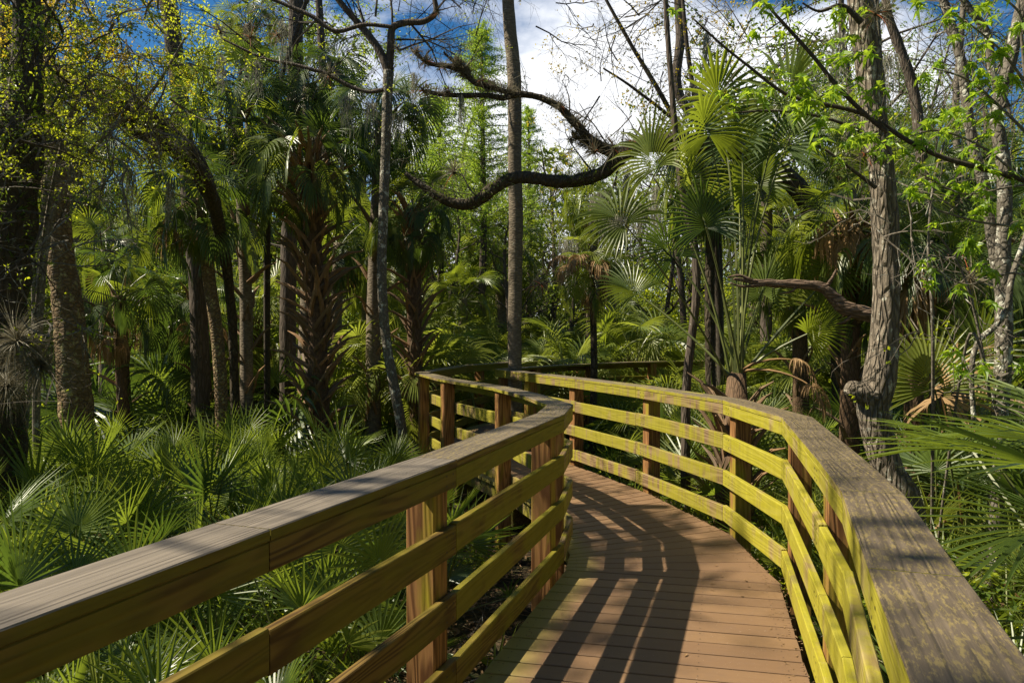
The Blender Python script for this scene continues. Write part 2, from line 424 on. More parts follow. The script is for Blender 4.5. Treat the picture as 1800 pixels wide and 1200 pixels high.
deck = thing('boardwalk_deck', 'brown composite deck boards curving between the two handrails', 'boardwalk')
del deck['category']; del deck['label']; deck['kind'] = 'structure'
rng = random.Random(5)
for (a0, b0), (a1, b1) in zip(CROSS, CROSS[1:]):
    a0, b0, a1, b1 = V2(a0), V2(b0), V2(a1), V2(b1)
    n = max(2, round((((a1 + b1) - (a0 + b0)).length / 2) / 0.150))
    for k in range(n):
        t0, t1 = k / n, (k + 1) / n
        p = [a0.lerp(a1, t0), b0.lerp(b1, t0), b0.lerp(b1, t1), a0.lerp(a1, t1)]
        ex = (p[1] - p[0]).normalized()
        p[0] = p[0] + ex * (0.01 + rng.uniform(-.006, .006)); p[3] = p[3] + ex * 0.01
        p[1] = p[1] - ex * (0.030 + rng.uniform(-.006, .006)); p[2] = p[2] - ex * 0.030
        ey = Vector((-ex.y, ex.x, 0))
        g = 0.0065
        q = [p[0] + ey * g, p[1] + ey * g, p[2] - ey * g, p[3] - ey * g]
        org = p[0]; ang = math.atan2(ex.y, ex.x); rot = Matrix.Rotation(-ang, 3, 'Z')
        zj = rng.uniform(-0.0015, 0.0)
        L = [rot @ (x - org) for x in q]
        c = sum(L, Vector()) / 4
        b = MB(); bev = 0.004
        top_in = [Vector((x.x + (c.x - x.x) * 0.004, x.y + math.copysign(bev, c.y - x.y), zj)) for x in L]
        top_out = [Vector((x.x, x.y, zj - bev * 0.8)) for x in L]
        bot = [Vector((x.x, x.y, -0.038)) for x in L]
        base = 0
        b.v = [tuple(x) for x in top_in + top_out + bot]
        b.f = [(0, 1, 2, 3), (11, 10, 9, 8)]
        for i in range(4):
            j = (i + 1) % 4
            b.f += [(4 + i, 4 + j, j, i), (8 + i, 8 + j, 4 + j, 4 + i)]
        b.m = [0] * len(b.f)
        for xx in (0.07, (L[0] - L[1]).length * 0.36, (L[0] - L[1]).length * 0.66, (L[0] - L[1]).length - 0.09):
            w_ = (L[3].y - L[0].y) * (1 - xx / (L[1] - L[0]).length) + (L[2].y - L[1].y) * xx / (L[1] - L[0]).length
            if w_ < 0.05: continue
            for yy in (0.22, 0.78):
                b.poly([(xx + math.cos(a_) * 0.004, L[0].y + w_ * yy + math.sin(a_) * 0.004, zj + 0.0008) for a_ in (0, 1.05, 2.09, 3.14, 4.19, 5.24)], 1)
        kid(link('deck_board', b.mesh('deck_board', [M['deck'], M['nail']]), deck, org, (0, 0, ang)), deck)

def board_mesh(length, w, h, mat, miter0=0.0, miter1=0.0, bev=0.004, side_mat=None):
    """board along +X, from x=0 to length; y from 0 (inner face) to w outwards; z from 0 to h; ends cut at angles"""
    b = MB(); n = max(2, int(length / 0.35))
    prof = [(bev, 0), (w - bev, 0), (w, bev), (w, h - bev), (w - bev, h), (bev, h), (0, h - bev), (0, bev)]
    for i in range(n + 1):
        for (y, z) in prof:
            x0 = y * miter0; x1 = length + y * miter1
            b.v.append((x0 + (x1 - x0) * i / n, y, z))
    for i in range(n):
        for k in range(8):
            a = i * 8 + k; c = i * 8 + (k + 1) % 8
            b.f.append((a, a + 8, c + 8, c)); b.m.append(0 if side_mat is None or k in (3, 4, 5) else 1)
    e_ = 0 if side_mat is None else 1
    b.f.append(tuple(range(8))); b.m.append(e_)
    b.f.append(tuple(n * 8 + k for k in range(8))[::-1]); b.m.append(e_)
    return b.mesh('board', mat if side_mat is None else [mat, side_mat])

def offset_joint(P, i, side):
    """outward unit normals before / after joint i ; side=+1 left of travel, -1 right"""
    def nrm(a, b):
        d = (b - a).normalized(); return Vector((-d.y, d.x, 0)) * side, d
    return nrm

LEVELS = [('fascia_board', 0.962, 1.050), ('rail_board', 0.664, 0.796), ('rail_board', 0.358, 0.487), ('rail_board', 0.052, 0.184)]
def railing(name, label, pts, side, mat_cap, mat_rail, posts, group, cap_w=0.205, start_gap=0, joint_shift=None, lens=None):
    t = thing(name, label, 'handrail', V2(pts[0], 0), group)
    org = V2(pts[0], 0)
    P = [V2(p) for p in pts]
    D = [(P[i + 1] - P[i]).normalized() for i in range(len(P) - 1)]
    N = [Vector((-d.y, d.x, 0)) * side for d in D]
    for i in range(len(P) - 1):
        L = (P[i + 1] - P[i]).length
        d, n = D[i], N[i]
        # tangent of half the bend angle gives the mitre shift per unit of width
        def mit(j, sgn):
            if j < 0 or j >= len(D): return 0.0
            ang = d.angle(D[j]) / 2
            cr = (d.cross(D[j])).z * (1 if j > i else -1) * side
            return math.tan(ang) * (-1 if cr > 0 else 1) * sgn
        m1 = mit(i + 1, 1); m0 = mit(i - 1, -1)
        rot = math.atan2(d.y, d.x)
        flip = side < 0
        def place(nm, z0, h, w, y0, mat, gap=0.0025, side_mat=None):
            me = board_mesh(L - 2 * gap, w, h, mat, m0, m1, side_mat=side_mat)
            if y0:
                for v in me.vertices:
                    v.co.y += y0
                    v.co.x += (m0 if v.co.x < L / 2 else m1) * y0
            if flip:
                for v in me.vertices: v.co.y *= -1
                me.flip_normals()
            o = kid(link(nm, me, t, P[i] + d * gap + Vector((0, 0, z0)) - org, (0, 0, rot)), t)
            return o
        mc = mat_cap[min(i, len(mat_cap) - 1)]; mr = mat_rail[min(i, len(mat_rail) - 1)]
        place('cap_board', 1.0515, 0.036, cap_w, -0.004, mc, side_mat=mr)
        for li, (nm, z0, z1) in enumerate(LEVELS):
            jz = 0.004 * math.sin(i * 3.1 + li * 1.7)
            place(nm, z0 + (0 if li == 0 else jz), z1 - z0, 0.038, 0.0, mr)
    NB = MB()
    for (px, py) in posts:
        q = Vector((px, py, 0)); best = None
        for i in range(len(P) - 1):
            L = (P[i + 1] - P[i]).length
            s = max(0.0, min(L, (q - P[i]).dot(D[i]))); c = P[i] + D[i] * s
            dd = (c - q).length
            if best is None or dd < best[0]: best = (dd, i, c)
        _, i, c = best
        ctr = c + N[i] * (0.040 + 0.07)
        w = 0.069; z0 = ground_z(ctr.x, ctr.y) - 0.3
        # local X is vertical so the grain runs up the post
        b = MB(); H = 1.0495 - z0; e = 0.006; n = 6
        prof = [(w - e, -w), (w, -w + e), (w, w - e), (w - e, w), (-w + e, w), (-w, w - e), (-w, -w + e), (-w + e, -w)]
        for k in range(n + 1):
            for (y, z) in prof: b.v.append((H * k / n, y, z))
        for k in range(n):
            for j in range(8):
                a = k * 8 + j; cc = k * 8 + (j + 1) % 8
                b.f.append((a, a + 8, cc + 8, cc)); b.m.append(0)
        b.f.append(tuple(range(8))); b.m.append(0); b.f.append(tuple(n * 8 + k for k in range(8))[::-1]); b.m.append(0)
        for (nm_, z0_, z1_) in LEVELS:
            for dz_ in (0.25, 0.75):
                for dl_ in (-0.03, 0.035):
                    cpt = c + D[i] * dl_ - N[i] * 0.0015 + Vector((0, 0, z0_ + (z1_ - z0_) * dz_)) - org
                    NB.poly([cpt + D[i] * math.cos(a_) * 0.006 + Vector((0, 0, math.sin(a_) * 0.006)) for a_ in (0, 1.05, 2.09, 3.14, 4.19, 5.24)])
        o = kid(link('post', b.mesh('post', M['post']), t), t)
        dd = D[i]; nn = N[i]
        mat = Matrix(((0, dd.x, nn.x), (0, dd.y, nn.y), (1, 0, 0)))
        o.matrix_local = Matrix.Translation(Vector((ctr.x, ctr.y, z0)) - org) @ mat.to_4x4()
    o = kid(link('nail_heads', NB.mesh('nail_heads', M['nail']), t), t); o['kind'] = 'stuff'
    return t
li = LEFT
railing('handrail', 'straight near handrail crossing the lower left corner, silvered cap board', li[:6], 1,
        [M['cap_left']] * 4 + [M['cap_left_far']], [M['rail_left_near']] * 4 + [M['rail_left']],
        [(-1.9, -0.7), (-1.05, 1.3), (-0.27, 3.37), (0.335, 5.24)], 'handrails of the boardwalk')
railing('handrail', 'left handrail bending away behind the near handrail to a sharp corner', li[5:11], 1,
        [M['cap_left_far']], [M['rail_right']],
        [(0.44, 5.75), (-0.03, 8.0), (-0.72, 9.62), (-1.16, 11.0)], 'handrails of the boardwalk')
railing('handrail', 'far handrail running right behind the thin palms at the back of the walk', li[10:], 1,
        [M['cap_left_far']], [M['rail_left']],
        [(-0.95, 12.6), (-0.5, 14.2), (0.4, 15.6), (1.6, 16.75), (3.4, 17.8)], 'handrails of the boardwalk')
railing('handrail', 'curved right handrail with yellow green algae on its rails', RIGHT[:13], -1,
        [M['cap_right']] * 8 + [M['cap_left_far']], [M['rail_right_near']] * 8 + [M['rail_right']],
        [(-0.3, -1.2), (0.58, 1.05), (0.80, 1.78), (1.40, 3.52), (1.83, 5.14), (1.81, 6.42), (1.38, 8.1), (0.72, 9.8), (0.18, 11.15), (-0.22, 12.2)], 'handrails of the boardwalk')
railing('handrail', 'short handrail turning right from the far end of the curved handrail', RIGHT[12:], -1,
        [M['cap_left_far']], [M['rail_left']], [(0.35, 13.2), (1.4, 14.6), (2.8, 15.75), (3.9, 16.2)], 'handrails of the boardwalk')
# frame under the deck
b = MB()
def beam(b, p, q, w, z0, z1):
    d = (q - p).normalized(); n = Vector((-d.y, d.x, 0)) * w / 2
    c = [p - n, p + n, q + n, q - n]
    lo = [Vector((x.x, x.y, z0)) for x in c]; hi = [Vector((x.x, x.y, z1)) for x in c]
    i = len(b.v); b.v += [tuple(x) for x in lo + hi]
    b.f += [(i, i + 1, i + 2, i + 3), (i + 4, i + 7, i + 6, i + 5)] + [(i + k, i + 4 + k, i + 4 + (k + 1) % 4, i + (k + 1) % 4) for k in range(4)]
    b.m += [0] * 6
for frac in (0.06, 0.36, 0.66, 0.93):
    pts = [V2(a).lerp(V2(c), frac) for a, c in CROSS]
    for p, q in zip(pts, pts[1:]):
        b = MB(); beam(b, p, q, 0.045, -0.20, -0.040)
        kid(link('joist', b.mesh('joist', M['frame']), deck), deck)
for a, c in CROSS[1:]:
    a, c = V2(a), V2(c); b = MB(); beam(b, a.lerp(c, 0.02), a.lerp(c, 0.98), 0.06, -0.40, -0.202)
    kid(link('cross_beam', b.mesh('cross_beam', M['frame']), deck), deck)

# ------------------------------------------------------------------ fan leaves
def fan_leaf(seed, e0, pet=0.9, arch=0.5, n=30, Lb=0.62, spread=2.3, fuse=0.35, droop=0.5, costa=0.15, cup=0.25,
             mats=None, wfac=1.0, pet_r=0.010, tilt=0.0, face=None, roll=0.0, steps=(0.04, 0.28, 0.5, 0.76, 1.0), crumple=0.0, pk=5, e1=None):
    r = random.Random(seed); b = MB()
    p = Vector((0, 0, 0)); pts = [p.copy()]; e = e0
    for k in range(pk):
        p = p + Vector((math.cos(e), 0, math.sin(e))) * (pet / pk); pts.append(p.copy()); e -= arch / pk
    b.tube(pts, [pet_r * (1.5 - 0.8 * i / pk) for i in range(pk + 1)], 4, 0, cap=False)
    hp = p
    ce = e + tilt
    def frame(en): return Vector((math.cos(en), 0, math.sin(en))), Vector((-math.sin(en), 0, math.cos(en)))
    S = Vector((0, 1, 0))
    dphi = 2 * spread / (n - 1)
    for i in range(n):
        if crumple and r.random() < 0.12 * crumple: continue
        phi = -spread + dphi * i
        cc = max(0.0, math.cos(phi)) ** 1.5
        en = ce - costa * 2.2 * cc
        t, nn = frame(en)
        o = hp + frame(ce - costa * cc)[0] * (costa * Lb * cc * 1.2)
        S_i = S
        if face: t, nn, S_i = face
        elif roll: S_i = S * math.cos(roll) + nn * math.sin(roll); nn = nn * math.cos(roll) - S * math.sin(roll)
        d = (t * math.cos(phi) + S_i * math.sin(phi) + nn * cup * (abs(math.sin(phi)) ** 1.5)).normalized()
        L = Lb * (0.70 + 0.30 * math.cos(phi * 0.55)) * r.uniform(0.93, 1.05)
        up = (nn - d * nn.dot(d)).normalized()
        dr = droop * r.uniform(0.75, 1.3)
        tw = r.gauss(0, 0.06 + 0.5 * crumple)
        pos = o.copy(); prev = 0.0; ring = []
        wf = math.tan(dphi / 2) * fuse * L * wfac
        for f in steps:
            st = (f - prev) * L
            if f > fuse * 0.6:
                d = (d + Vector((0, 0, -1)) * dr * (f - prev) * (0.5 + 1.6 * f) + Vector((r.gauss(0, 1), r.gauss(0, 1), r.gauss(0, .6))) * 0.22 * crumple).normalized()
                up = (up - d * up.dot(d)).normalized()
            pos = pos + d * st; prev = f
            if f <= fuse: w = math.tan(dphi / 2) * f * L * wfac
            else: w = wf * max(0.0, 1 - (f - fuse) / (1.0 - fuse)) ** 0.62
            sd = d.cross(up).normalized()
            if tw: sd = (sd + up * tw * f * 2).normalized()
            ring.append((pos.copy(), sd, up.copy(), w))
        base = len(b.v)
        for (q, sd, u_, w) in ring[:-1]:
            b.v += [tuple(q - sd * w + u_ * w * 0.35), tuple(q - u_ * w * 0.35), tuple(q + sd * w + u_ * w * 0.35)]
        b.v.append(tuple(ring[-1][0]))
        m = len(ring) - 1
        for k in range(m - 1):
            a = base + 3 * k
            b.f += [(a, a + 1, a + 4, a + 3), (a + 1, a + 2, a + 5, a + 4)]; b.m += [1, 1]
        a = base + 3 * (m - 1); e_ = base + 3 * m
        b.f += [(a, a + 1, e_), (a + 1, a + 2, e_)]; b.m += [1, 1]
    return b.mesh('fan_leaf', mats or [M['petiole'], M['palm']])

LIB = {}
def lib(kind):
    if kind in LIB: return LIB[kind]
    r = random.Random(hash(kind) % 1000 if False else len(LIB) * 17 + 3)
    L = {}
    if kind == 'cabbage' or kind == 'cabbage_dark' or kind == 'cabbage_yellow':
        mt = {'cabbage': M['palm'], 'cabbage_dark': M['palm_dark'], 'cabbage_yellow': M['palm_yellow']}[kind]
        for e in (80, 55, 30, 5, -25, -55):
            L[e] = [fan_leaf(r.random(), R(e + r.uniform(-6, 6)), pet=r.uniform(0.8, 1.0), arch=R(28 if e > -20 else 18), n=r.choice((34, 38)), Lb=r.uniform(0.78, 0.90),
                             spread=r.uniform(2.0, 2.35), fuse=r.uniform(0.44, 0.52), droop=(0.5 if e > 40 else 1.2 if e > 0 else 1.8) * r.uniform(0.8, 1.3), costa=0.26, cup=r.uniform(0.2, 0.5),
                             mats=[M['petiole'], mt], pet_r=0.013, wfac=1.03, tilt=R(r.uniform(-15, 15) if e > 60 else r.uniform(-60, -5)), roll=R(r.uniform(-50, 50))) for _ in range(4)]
    elif kind == 'dead':
        for e in (-40, -75):
            L[e] = [fan_leaf(r.random(), R(e), pet=r.uniform(0.5, 0.8), arch=R(35), n=26, Lb=r.uniform(0.7, 0.9), spread=1.8, fuse=0.30, droop=3.2, costa=0.2, cup=0.6,
                             mats=[M['petiole_dead'], M['dead']], wfac=0.85, pet_r=0.011, crumple=0.5) for _ in range(3)]
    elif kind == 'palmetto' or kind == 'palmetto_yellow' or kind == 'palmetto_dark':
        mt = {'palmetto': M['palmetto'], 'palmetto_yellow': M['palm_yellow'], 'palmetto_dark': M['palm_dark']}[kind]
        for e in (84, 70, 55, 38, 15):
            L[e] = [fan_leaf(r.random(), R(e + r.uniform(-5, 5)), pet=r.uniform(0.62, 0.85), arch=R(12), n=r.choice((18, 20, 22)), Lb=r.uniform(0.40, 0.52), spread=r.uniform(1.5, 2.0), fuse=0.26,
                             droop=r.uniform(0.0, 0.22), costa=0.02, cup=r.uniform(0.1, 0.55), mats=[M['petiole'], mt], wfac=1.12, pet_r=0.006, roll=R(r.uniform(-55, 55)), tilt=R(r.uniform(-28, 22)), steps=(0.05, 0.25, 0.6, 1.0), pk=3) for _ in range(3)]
    LIB[kind] = L
    return L
def nearest(L, e): return L[min(L, key=lambda k: abs(k - e))]
def kind_seq(r, kinds): return r.choice(kinds)

def put_leaf(parent, kind, e, az, loc, sc, r, name='fan_leaf', tip=4):
    me = r.choice(nearest(lib(kind), e))
    return kid(link(name, me, parent, loc, (R(r.uniform(-tip, tip)), R(r.uniform(-tip, tip)), az), sc), parent)

BOOT = []
def boot_mesh(seed):
    r = random.Random(seed); b = MB()
    # a split leaf base: flat wedge standing out from the trunk (local +X out, +Z up)
    L = r.uniform(0.22, 0.34)
    for sgn in (-1, 1):
        pts = [Vector((0, sgn * 0.055, 0)), Vector((0.05, sgn * 0.045, L * 0.35)), Vector((0.11, sgn * 0.012, L * 0.8)), Vector((0.17, sgn * 0.008, L * 1.15))]
        b.tube(pts, [0.022, 0.02, 0.016, 0.010], 4, 0, rough=0.2, seed=seed)
    b.tube([Vector((0.09, 0, L * 0.62)), Vector((0.17, 0, L * 1.1)), Vector((0.25 + r.uniform(0, .05), r.uniform(-.02, .02), L * 1.45))], [0.024, 0.018, 0.006], 5, 0, rough=0.2)
    return b.mesh('boot', M['boot'])
BOOT = [boot_mesh(k) for k in range(5)]

crowns = {}
def palm(label, base, crown, trunk_r=0.14, kinds=('cabbage',), n=24, sc=1.0, boots=0, dead=3, bark='bark_palm', name='cabbage_palm', seed=0, group=None, emin=-55, mid=None, skirt=0, lean=0, boot_sc=1.0, emax=80):
    r = random.Random(seed + 101)
    base = Vector(base); crown = Vector(crown)
    t = thing(name, label, 'palm tree', base, group)
    if mid is None: mid = [base.lerp(crown, 0.5) + Vector((r.uniform(-.08, .08), 0, 0))]
    pts, rad = spline([(base - Vector((0, 0, 0.25)), trunk_r * 1.15)] + [(Vector(m_), trunk_r) for m_ in mid] + [(crown, trunk_r * 0.9)], 26)
    b = MB(); b.tube([p - base for p in pts], rad, 18, 0, rough=0.07, seed=seed * 1.3, freq=5)
    kid(link('trunk', b.mesh('trunk', M[bark], True), t), t)
    H = (crown - base).length
    for k in range(boots):
        f = 0.10 + 0.92 * (k + 0.5) / boots
        i = min(int(f * 26), 25); q = pts[i].lerp(pts[i + 1], f * 26 - i) if f < 1 else pts[-1]
        az = k * 2.399963 + r.uniform(-.15, .15)
        rr = trunk_r * 0.78
        kid(link('boot', BOOT[k % 5], t, q - base + Vector((math.cos(az) * rr, math.sin(az) * rr, 0)), (0, R(r.uniform(0, 30)), az), boot_sc * r.uniform(0.8, 1.35)), t)
    c = crown - base
    for k in range(n):
        f = k / max(1, n - 1)
        e = emax - (emax - emin) * (f ** 0.95) + r.uniform(-7, 7)
        az = k * 2.399963 + r.uniform(-.2, .2) + seed
        put_leaf(t, r.choice(kinds), e, az, c + Vector((math.cos(az), math.sin(az), 0)) * trunk_r * 0.5 + Vector((0, 0, -0.25 * f * sc)), sc * r.uniform(0.85, 1.12), r)
    crowns[t.name] = crown
    for k in range(dead):
        az = r.uniform(0, 2 * PI)
        put_leaf(t, 'dead', r.choice((-40, -75)), az, c + Vector((math.cos(az), math.sin(az), 0)) * trunk_r * 0.6 + Vector((0, 0, -0.3 * sc)), sc * r.uniform(0.75, 1.0), r, 'dead_leaf')
    return t

def palmetto(label, loc, sc, kinds, n, seed, group=None, emin=12, name='saw_palmetto', dead=0, stem=0.0):
    r = random.Random(seed * 7 + 11)
    t = thing(name, label, 'palmetto', loc, group)
    if stem:
        b = MB(); b.tube([Vector((0, 0, -0.2)), Vector((0.02, 0, stem * .5)), Vector((0, 0, stem))], [.10, .085, .06], 8, 0, rough=.15, seed=seed)
        kid(link('trunk', b.mesh('trunk', M['fibre'], True), t), t)
    for k in range(n):
        f = k / max(1, n - 1); e = 84 - (84 - emin) * f + r.uniform(-6, 6)
        az = k * 2.399963 + r.uniform(-.4, .4) + seed
        put_leaf(t, r.choice(kinds), e, az, (r.uniform(-.07, .07), r.uniform(-.07, .07), 0.02 + stem), sc * r.uniform(0.8, 1.15), r, tip=9)
    for k in range(dead):
        az = r.uniform(0, 2 * PI)
        put_leaf(t, 'dead', -40, az, (0, 0, 0.45 * sc), sc * 0.6, r, 'dead_leaf')
    return t

def leaf_to(parent, base, target, Lb, mat, seed, droop=0.5, arch=0.25, spread=2.2, n=32, dead=False, tilt=0.0, roll=0.0, fuse=0.50, face=0.0):
    """one leaf whose stalk runs from base to target (world points); parent sits at an unrotated location"""
    d = Vector(target) - Vector(base); hor = math.hypot(d.x, d.y); e = math.atan2(d.z, hor); L = d.length
    fr = None
    if face:
        az = math.atan2(d.y, d.x); rz_ = Matrix.Rotation(-az, 3, 'Z'); rr_ = random.Random(seed)
        nn = (Vector((0, 0, CAM_H)) - Vector(target)).normalized() + Vector((rr_.uniform(-1, 1), 0, rr_.uniform(-.6, 1))) * face
        nn.normalize(); dn = d.normalized(); t_ = (dn - nn * dn.dot(nn)).normalized(); S_ = nn.cross(t_)
        fr = (rz_ @ t_, rz_ @ nn, rz_ @ S_)
    me = fan_leaf(seed, e + arch / 2, face=fr, pet=L * 1.01, arch=arch, n=n, Lb=Lb, spread=spread, fuse=fuse, droop=droop, costa=0.2, cup=0.35,
                  mats=[M['petiole_dead'], M['dead']] if dead else [M['petiole'], M[mat]], pet_r=0.012, pk=7, tilt=tilt, crumple=0.5 if dead else 0.0)
    return kid(link('dead_leaf' if dead else 'fan_leaf', me, parent, Vector(base) - parent.location, (roll, 0, math.atan2(d.y, d.x))), parent)

# ------------------------------------------------------------------ twigs, broad leaves, air plants
def grow(b, p, d, r0, L, depth, r, tips, bend=0.25, kids=3, grav=0.0, up=0.0, sides=4, spread=0.8, ratio=0.62, nodes=None, m=0):
    n = 5; pts = [p.copy()]; rad = [r0]
    for k in range(n):
        d = (d + Vector((r.gauss(0, 1), r.gauss(0, 1), r.gauss(0, 1))) * bend * 0.45 + Vector((0, 0, up - grav)) * 0.12).normalized()
        p = p + d * (L / n); pts.append(p.copy()); rad.append(r0 * (1 - 0.75 * (k + 1) / n) + 0.0006)
    b.tube(pts, rad, sides if r0 > 0.006 else 3, m, cap=False)
    if nodes is not None and depth <= 1: nodes += [(q, d) for q in pts[2:]]
    tips.append((p, d))
    if depth <= 0: return
    for k in range(kids):
        i = r.randint(1, n - 1); q = pts[i]; dd = (pts[i + 1] - pts[i]).normalized()
        a = Vector((r.gauss(0, 1), r.gauss(0, 1), r.gauss(0, 1))); a = (a - dd * a.dot(dd)).normalized()
        nd = (dd + a * spread * r.uniform(0.7, 1.3)).normalized()
        grow(b, q, nd, max(rad[i] * 0.62, 0.0012), L * ratio * r.uniform(0.7, 1.2), depth - 1, r, tips, bend, kids, grav, up, sides, spread, ratio, nodes, m)

def blade(b, p, d, up, L, w, m=0):
    """one folded leaf: four triangles"""
    s = d.cross(up)
    if s.length < 1e-4: s = Vector((1, 0, 0))
    s.normalize(); u = s.cross(d).normalized()
    mid = p + d * L * 0.5 - u * w * 0.25
    tip = p + d * L
    i = len(b.v)
    b.v += [tuple(p), tuple(mid + s * w / 2 + u * w * 0.2), tuple(tip), tuple(mid - s * w / 2 + u * w * 0.2), tuple(mid)]
    b.f += [(i, i + 4, i + 1), (i + 4, i + 2, i + 1), (i, i + 3, i + 4), (i + 4, i + 3, i + 2)]; b.m += [m] * 4
def rv(r): 
    v = Vector((r.gauss(0, 1), r.gauss(0, 1), r.gauss(0, 1)))
    return v.normalized()
def leaves_at(b, nodes, r, per=3, L=0.05, w=0.03, jit=0.03, droop=0.3, m=0):
    for (q, d) in nodes:
        for k in range(per):
            dd = (d * 0.4 + rv(r) + Vector((0, 0, -droop))).normalized()
            blade(b, q + rv(r) * jit * r.random(), dd, rv(r), L * r.uniform(0.6, 1.25), w * r.uniform(0.7, 1.2), m)

def star_mesh(seed):
    r = random.Random(seed); b = MB()
    c = (0.0, 0.0, 0.0); b.v.append((0.035, 0, -0.004))
    ang = [-118, -82, -52, -28, 0, 28, 52, 82, 118]; rad = [0.5, 0.22, 0.78, 0.30, 1.0, 0.30, 0.78, 0.22, 0.5]
    S = 0.085
    b.v.append((0.0, 0, 0))
    for k, (a, q) in enumerate(zip(ang, rad)):
        x = 0.03 + math.cos(R(a)) * q * S; y = math.sin(R(a)) * q * S
        z = -0.018 * q * q + 0.012 * (1 if k % 2 else -1) * 0.6 + r.uniform(-.003, .003)
        b.v.append((x, y, z))
    for k in range(8): b.f.append((0, 2 + k, 3 + k)); b.m.append(0)
    b.f += [(0, 1, 2), (0, 10, 1)]; b.m += [0, 0]
    b.v += [(-0.05, 0.0015, 0.012), (-0.05, -0.0015, 0.012), (0, 0.0015, 0)]
    b.f.append((1, 11, 12)); b.m.append(0)
    return b.mesh('star_leaf', M['sweetgum'])
STAR = [star_mesh(k) for k in range(5)]

def airplant_mesh(seed, mats, n=46, L=0.20, hang=0.3, w=0.0045):
    r = random.Random(seed); b = MB()
    for k in range(n):
        d = (rv(r) + Vector((0, 0, 0.35))).normalized(); p = Vector((0, 0, 0)); LL = L * r.uniform(0.6, 1.3)
        s = d.cross(rv(r)).normalized()
        q = [p]; 
        for j in range(4):
            d = (d + Vector((0, 0, -hang * 0.6))).normalized(); p = p + d * LL / 4; q.append(p)
        i = len(b.v)
        for j in range(4): ww = w * (1 - j / 4.2); b.v += [tuple(q[j] - s * ww), tuple(q[j] + s * ww)]
        b.v.append(tuple(q[4]))
        mi = 1 if r.random() < 0.08 else 0
        for j in range(3): b.f.append((i + 2 * j, i + 2 * j + 1, i + 2 * j + 3, i + 2 * j + 2)); b.m.append(mi)
        b.f.append((i + 6, i + 7, i + 8)); b.m.append(mi)
    return b.mesh('air_plant', mats)
AIR = [airplant_mesh(k, [M['airplant'], M['red_tip']], 70) for k in range(4)]
SHAG = [airplant_mesh(30 + k, [M['airplant'], M['moss']], 330, 0.17, 0.55, 0.0016) for k in range(2)]
def moss_mesh(seed):
    r = random.Random(seed); b = MB()
    for k in range(60):
        p = Vector((r.gauss(0, .07), r.gauss(0, .03), r.uniform(-.03, .03))); L = r.uniform(0.15, 0.75)
        w = 0.004; s = Vector((r.gauss(0, 1), r.gauss(0, 1), 0)).normalized(); i = len(b.v)
        for j in range(7):
            b.v += [tuple(p - s * w), tuple(p + s * w)]
            p = p + Vector((r.gauss(0, .018), r.gauss(0, .018), -L / 6))
        for j in range(6): b.f.append((i + 2 * j, i + 2 * j + 1, i + 2 * j + 3, i + 2 * j + 2)); b.m.append(0)
    return b.mesh('hanging_moss', M['moss'])
MOSS = [moss_mesh(k) for k in range(3)]

def tube_tree(name, label, path, mat, n=80, sides=18, rough=0.08, ridge=0, freq=4, group=None, cat='tree'):
    """path: list of (Vector, radius) in the world; returns thing with a trunk"""
    base = path[0][0]
    t = thing(name, label, cat, base, group)
    pts, rad = spline(path, n)
    b = MB(); b.tube([p - base for p in pts], rad, sides, 0, rough=rough, seed=base.x * 3, freq=freq, ridge=ridge)
    kid(link('trunk', b.mesh('trunk', M[mat], True), t), t)
    return t
def limb(t, name, path, mat, n=40, sides=8, rough=0.1, freq=8):
    pts, rad = spline(path, n); b = MB()
    b.tube([p - t.location for p in pts], rad, sides, 0, rough=rough, seed=path[0][0].x, freq=freq)
    kid(link(name, b.mesh(name, M[mat], True), t), t)
    return pts
def foot(v, Y):
    p = Vector(v); return p

def px(path, Y, mid_r=None):
    """[(u, v, width_px[, Y])...] -> [(Vector, radius)]"""
    out = []
    for q in path:
        y = q[3] if len(q) > 3 else Y
        out.append((at(q[0], q[1], y), q[2] * y / F_PX / 2))
    return out
def rooted(path, Y, u_base, w):
    y = Y
    p = at(u_base, 600, y); g = ground_z(p.x, y)
    return [(Vector((p.x, y, g - 0.2)), w * y / F_PX / 2 * 1.25), (Vector((p.x, y, g + 0.25)), w * y / F_PX / 2 * 1.05)] + px(path, Y)

# ------------------------------------------------------------------ the named trees
# crooked ridged tree just behind the right handrail
t7 = tube_tree('sweetgum_tree', 'crooked tree with deeply ridged pale bark just behind the bend of the right handrail',
               [(Vector((3.30, 6.35, -1.0)), 0.16)] + px([(1592, 900, 60), (1562, 830, 52), (1545, 770, 52), (1534, 720, 52), (1545, 670, 56), (1553, 620, 50), (1557, 560, 45), (1559, 500, 43), (1557, 400, 44), (1549, 300, 42), (1538, 220, 42), (1531, 150, 43), (1519, 60, 43), (1507, -30, 42), (1495, -150, 38), (1480, -400, 30), (1490, -700, 18)], 6.3),
               'bark_sweetgum', 220, 44, 0.10, 5, 7)
limb(t7, 'branch_stub', px([(1535, 700, 40), (1512, 690, 36), (1496, 682, 30), (1489, 678, 20)], 6.25), 'bark_sweetgum', 16, 16, 0.22, 9)
tube_tree('slender_tree', 'slim grey trunk rising straight close behind the crooked ridged tree',
          rooted([(1556, 600, 17), (1552, 400, 17), (1547, 200, 16), (1540, 60, 16), (1534, -80, 14), (1528, -400, 10)], 8.2, 1566, 19), 'bark_white', 60, 12, 0.06)
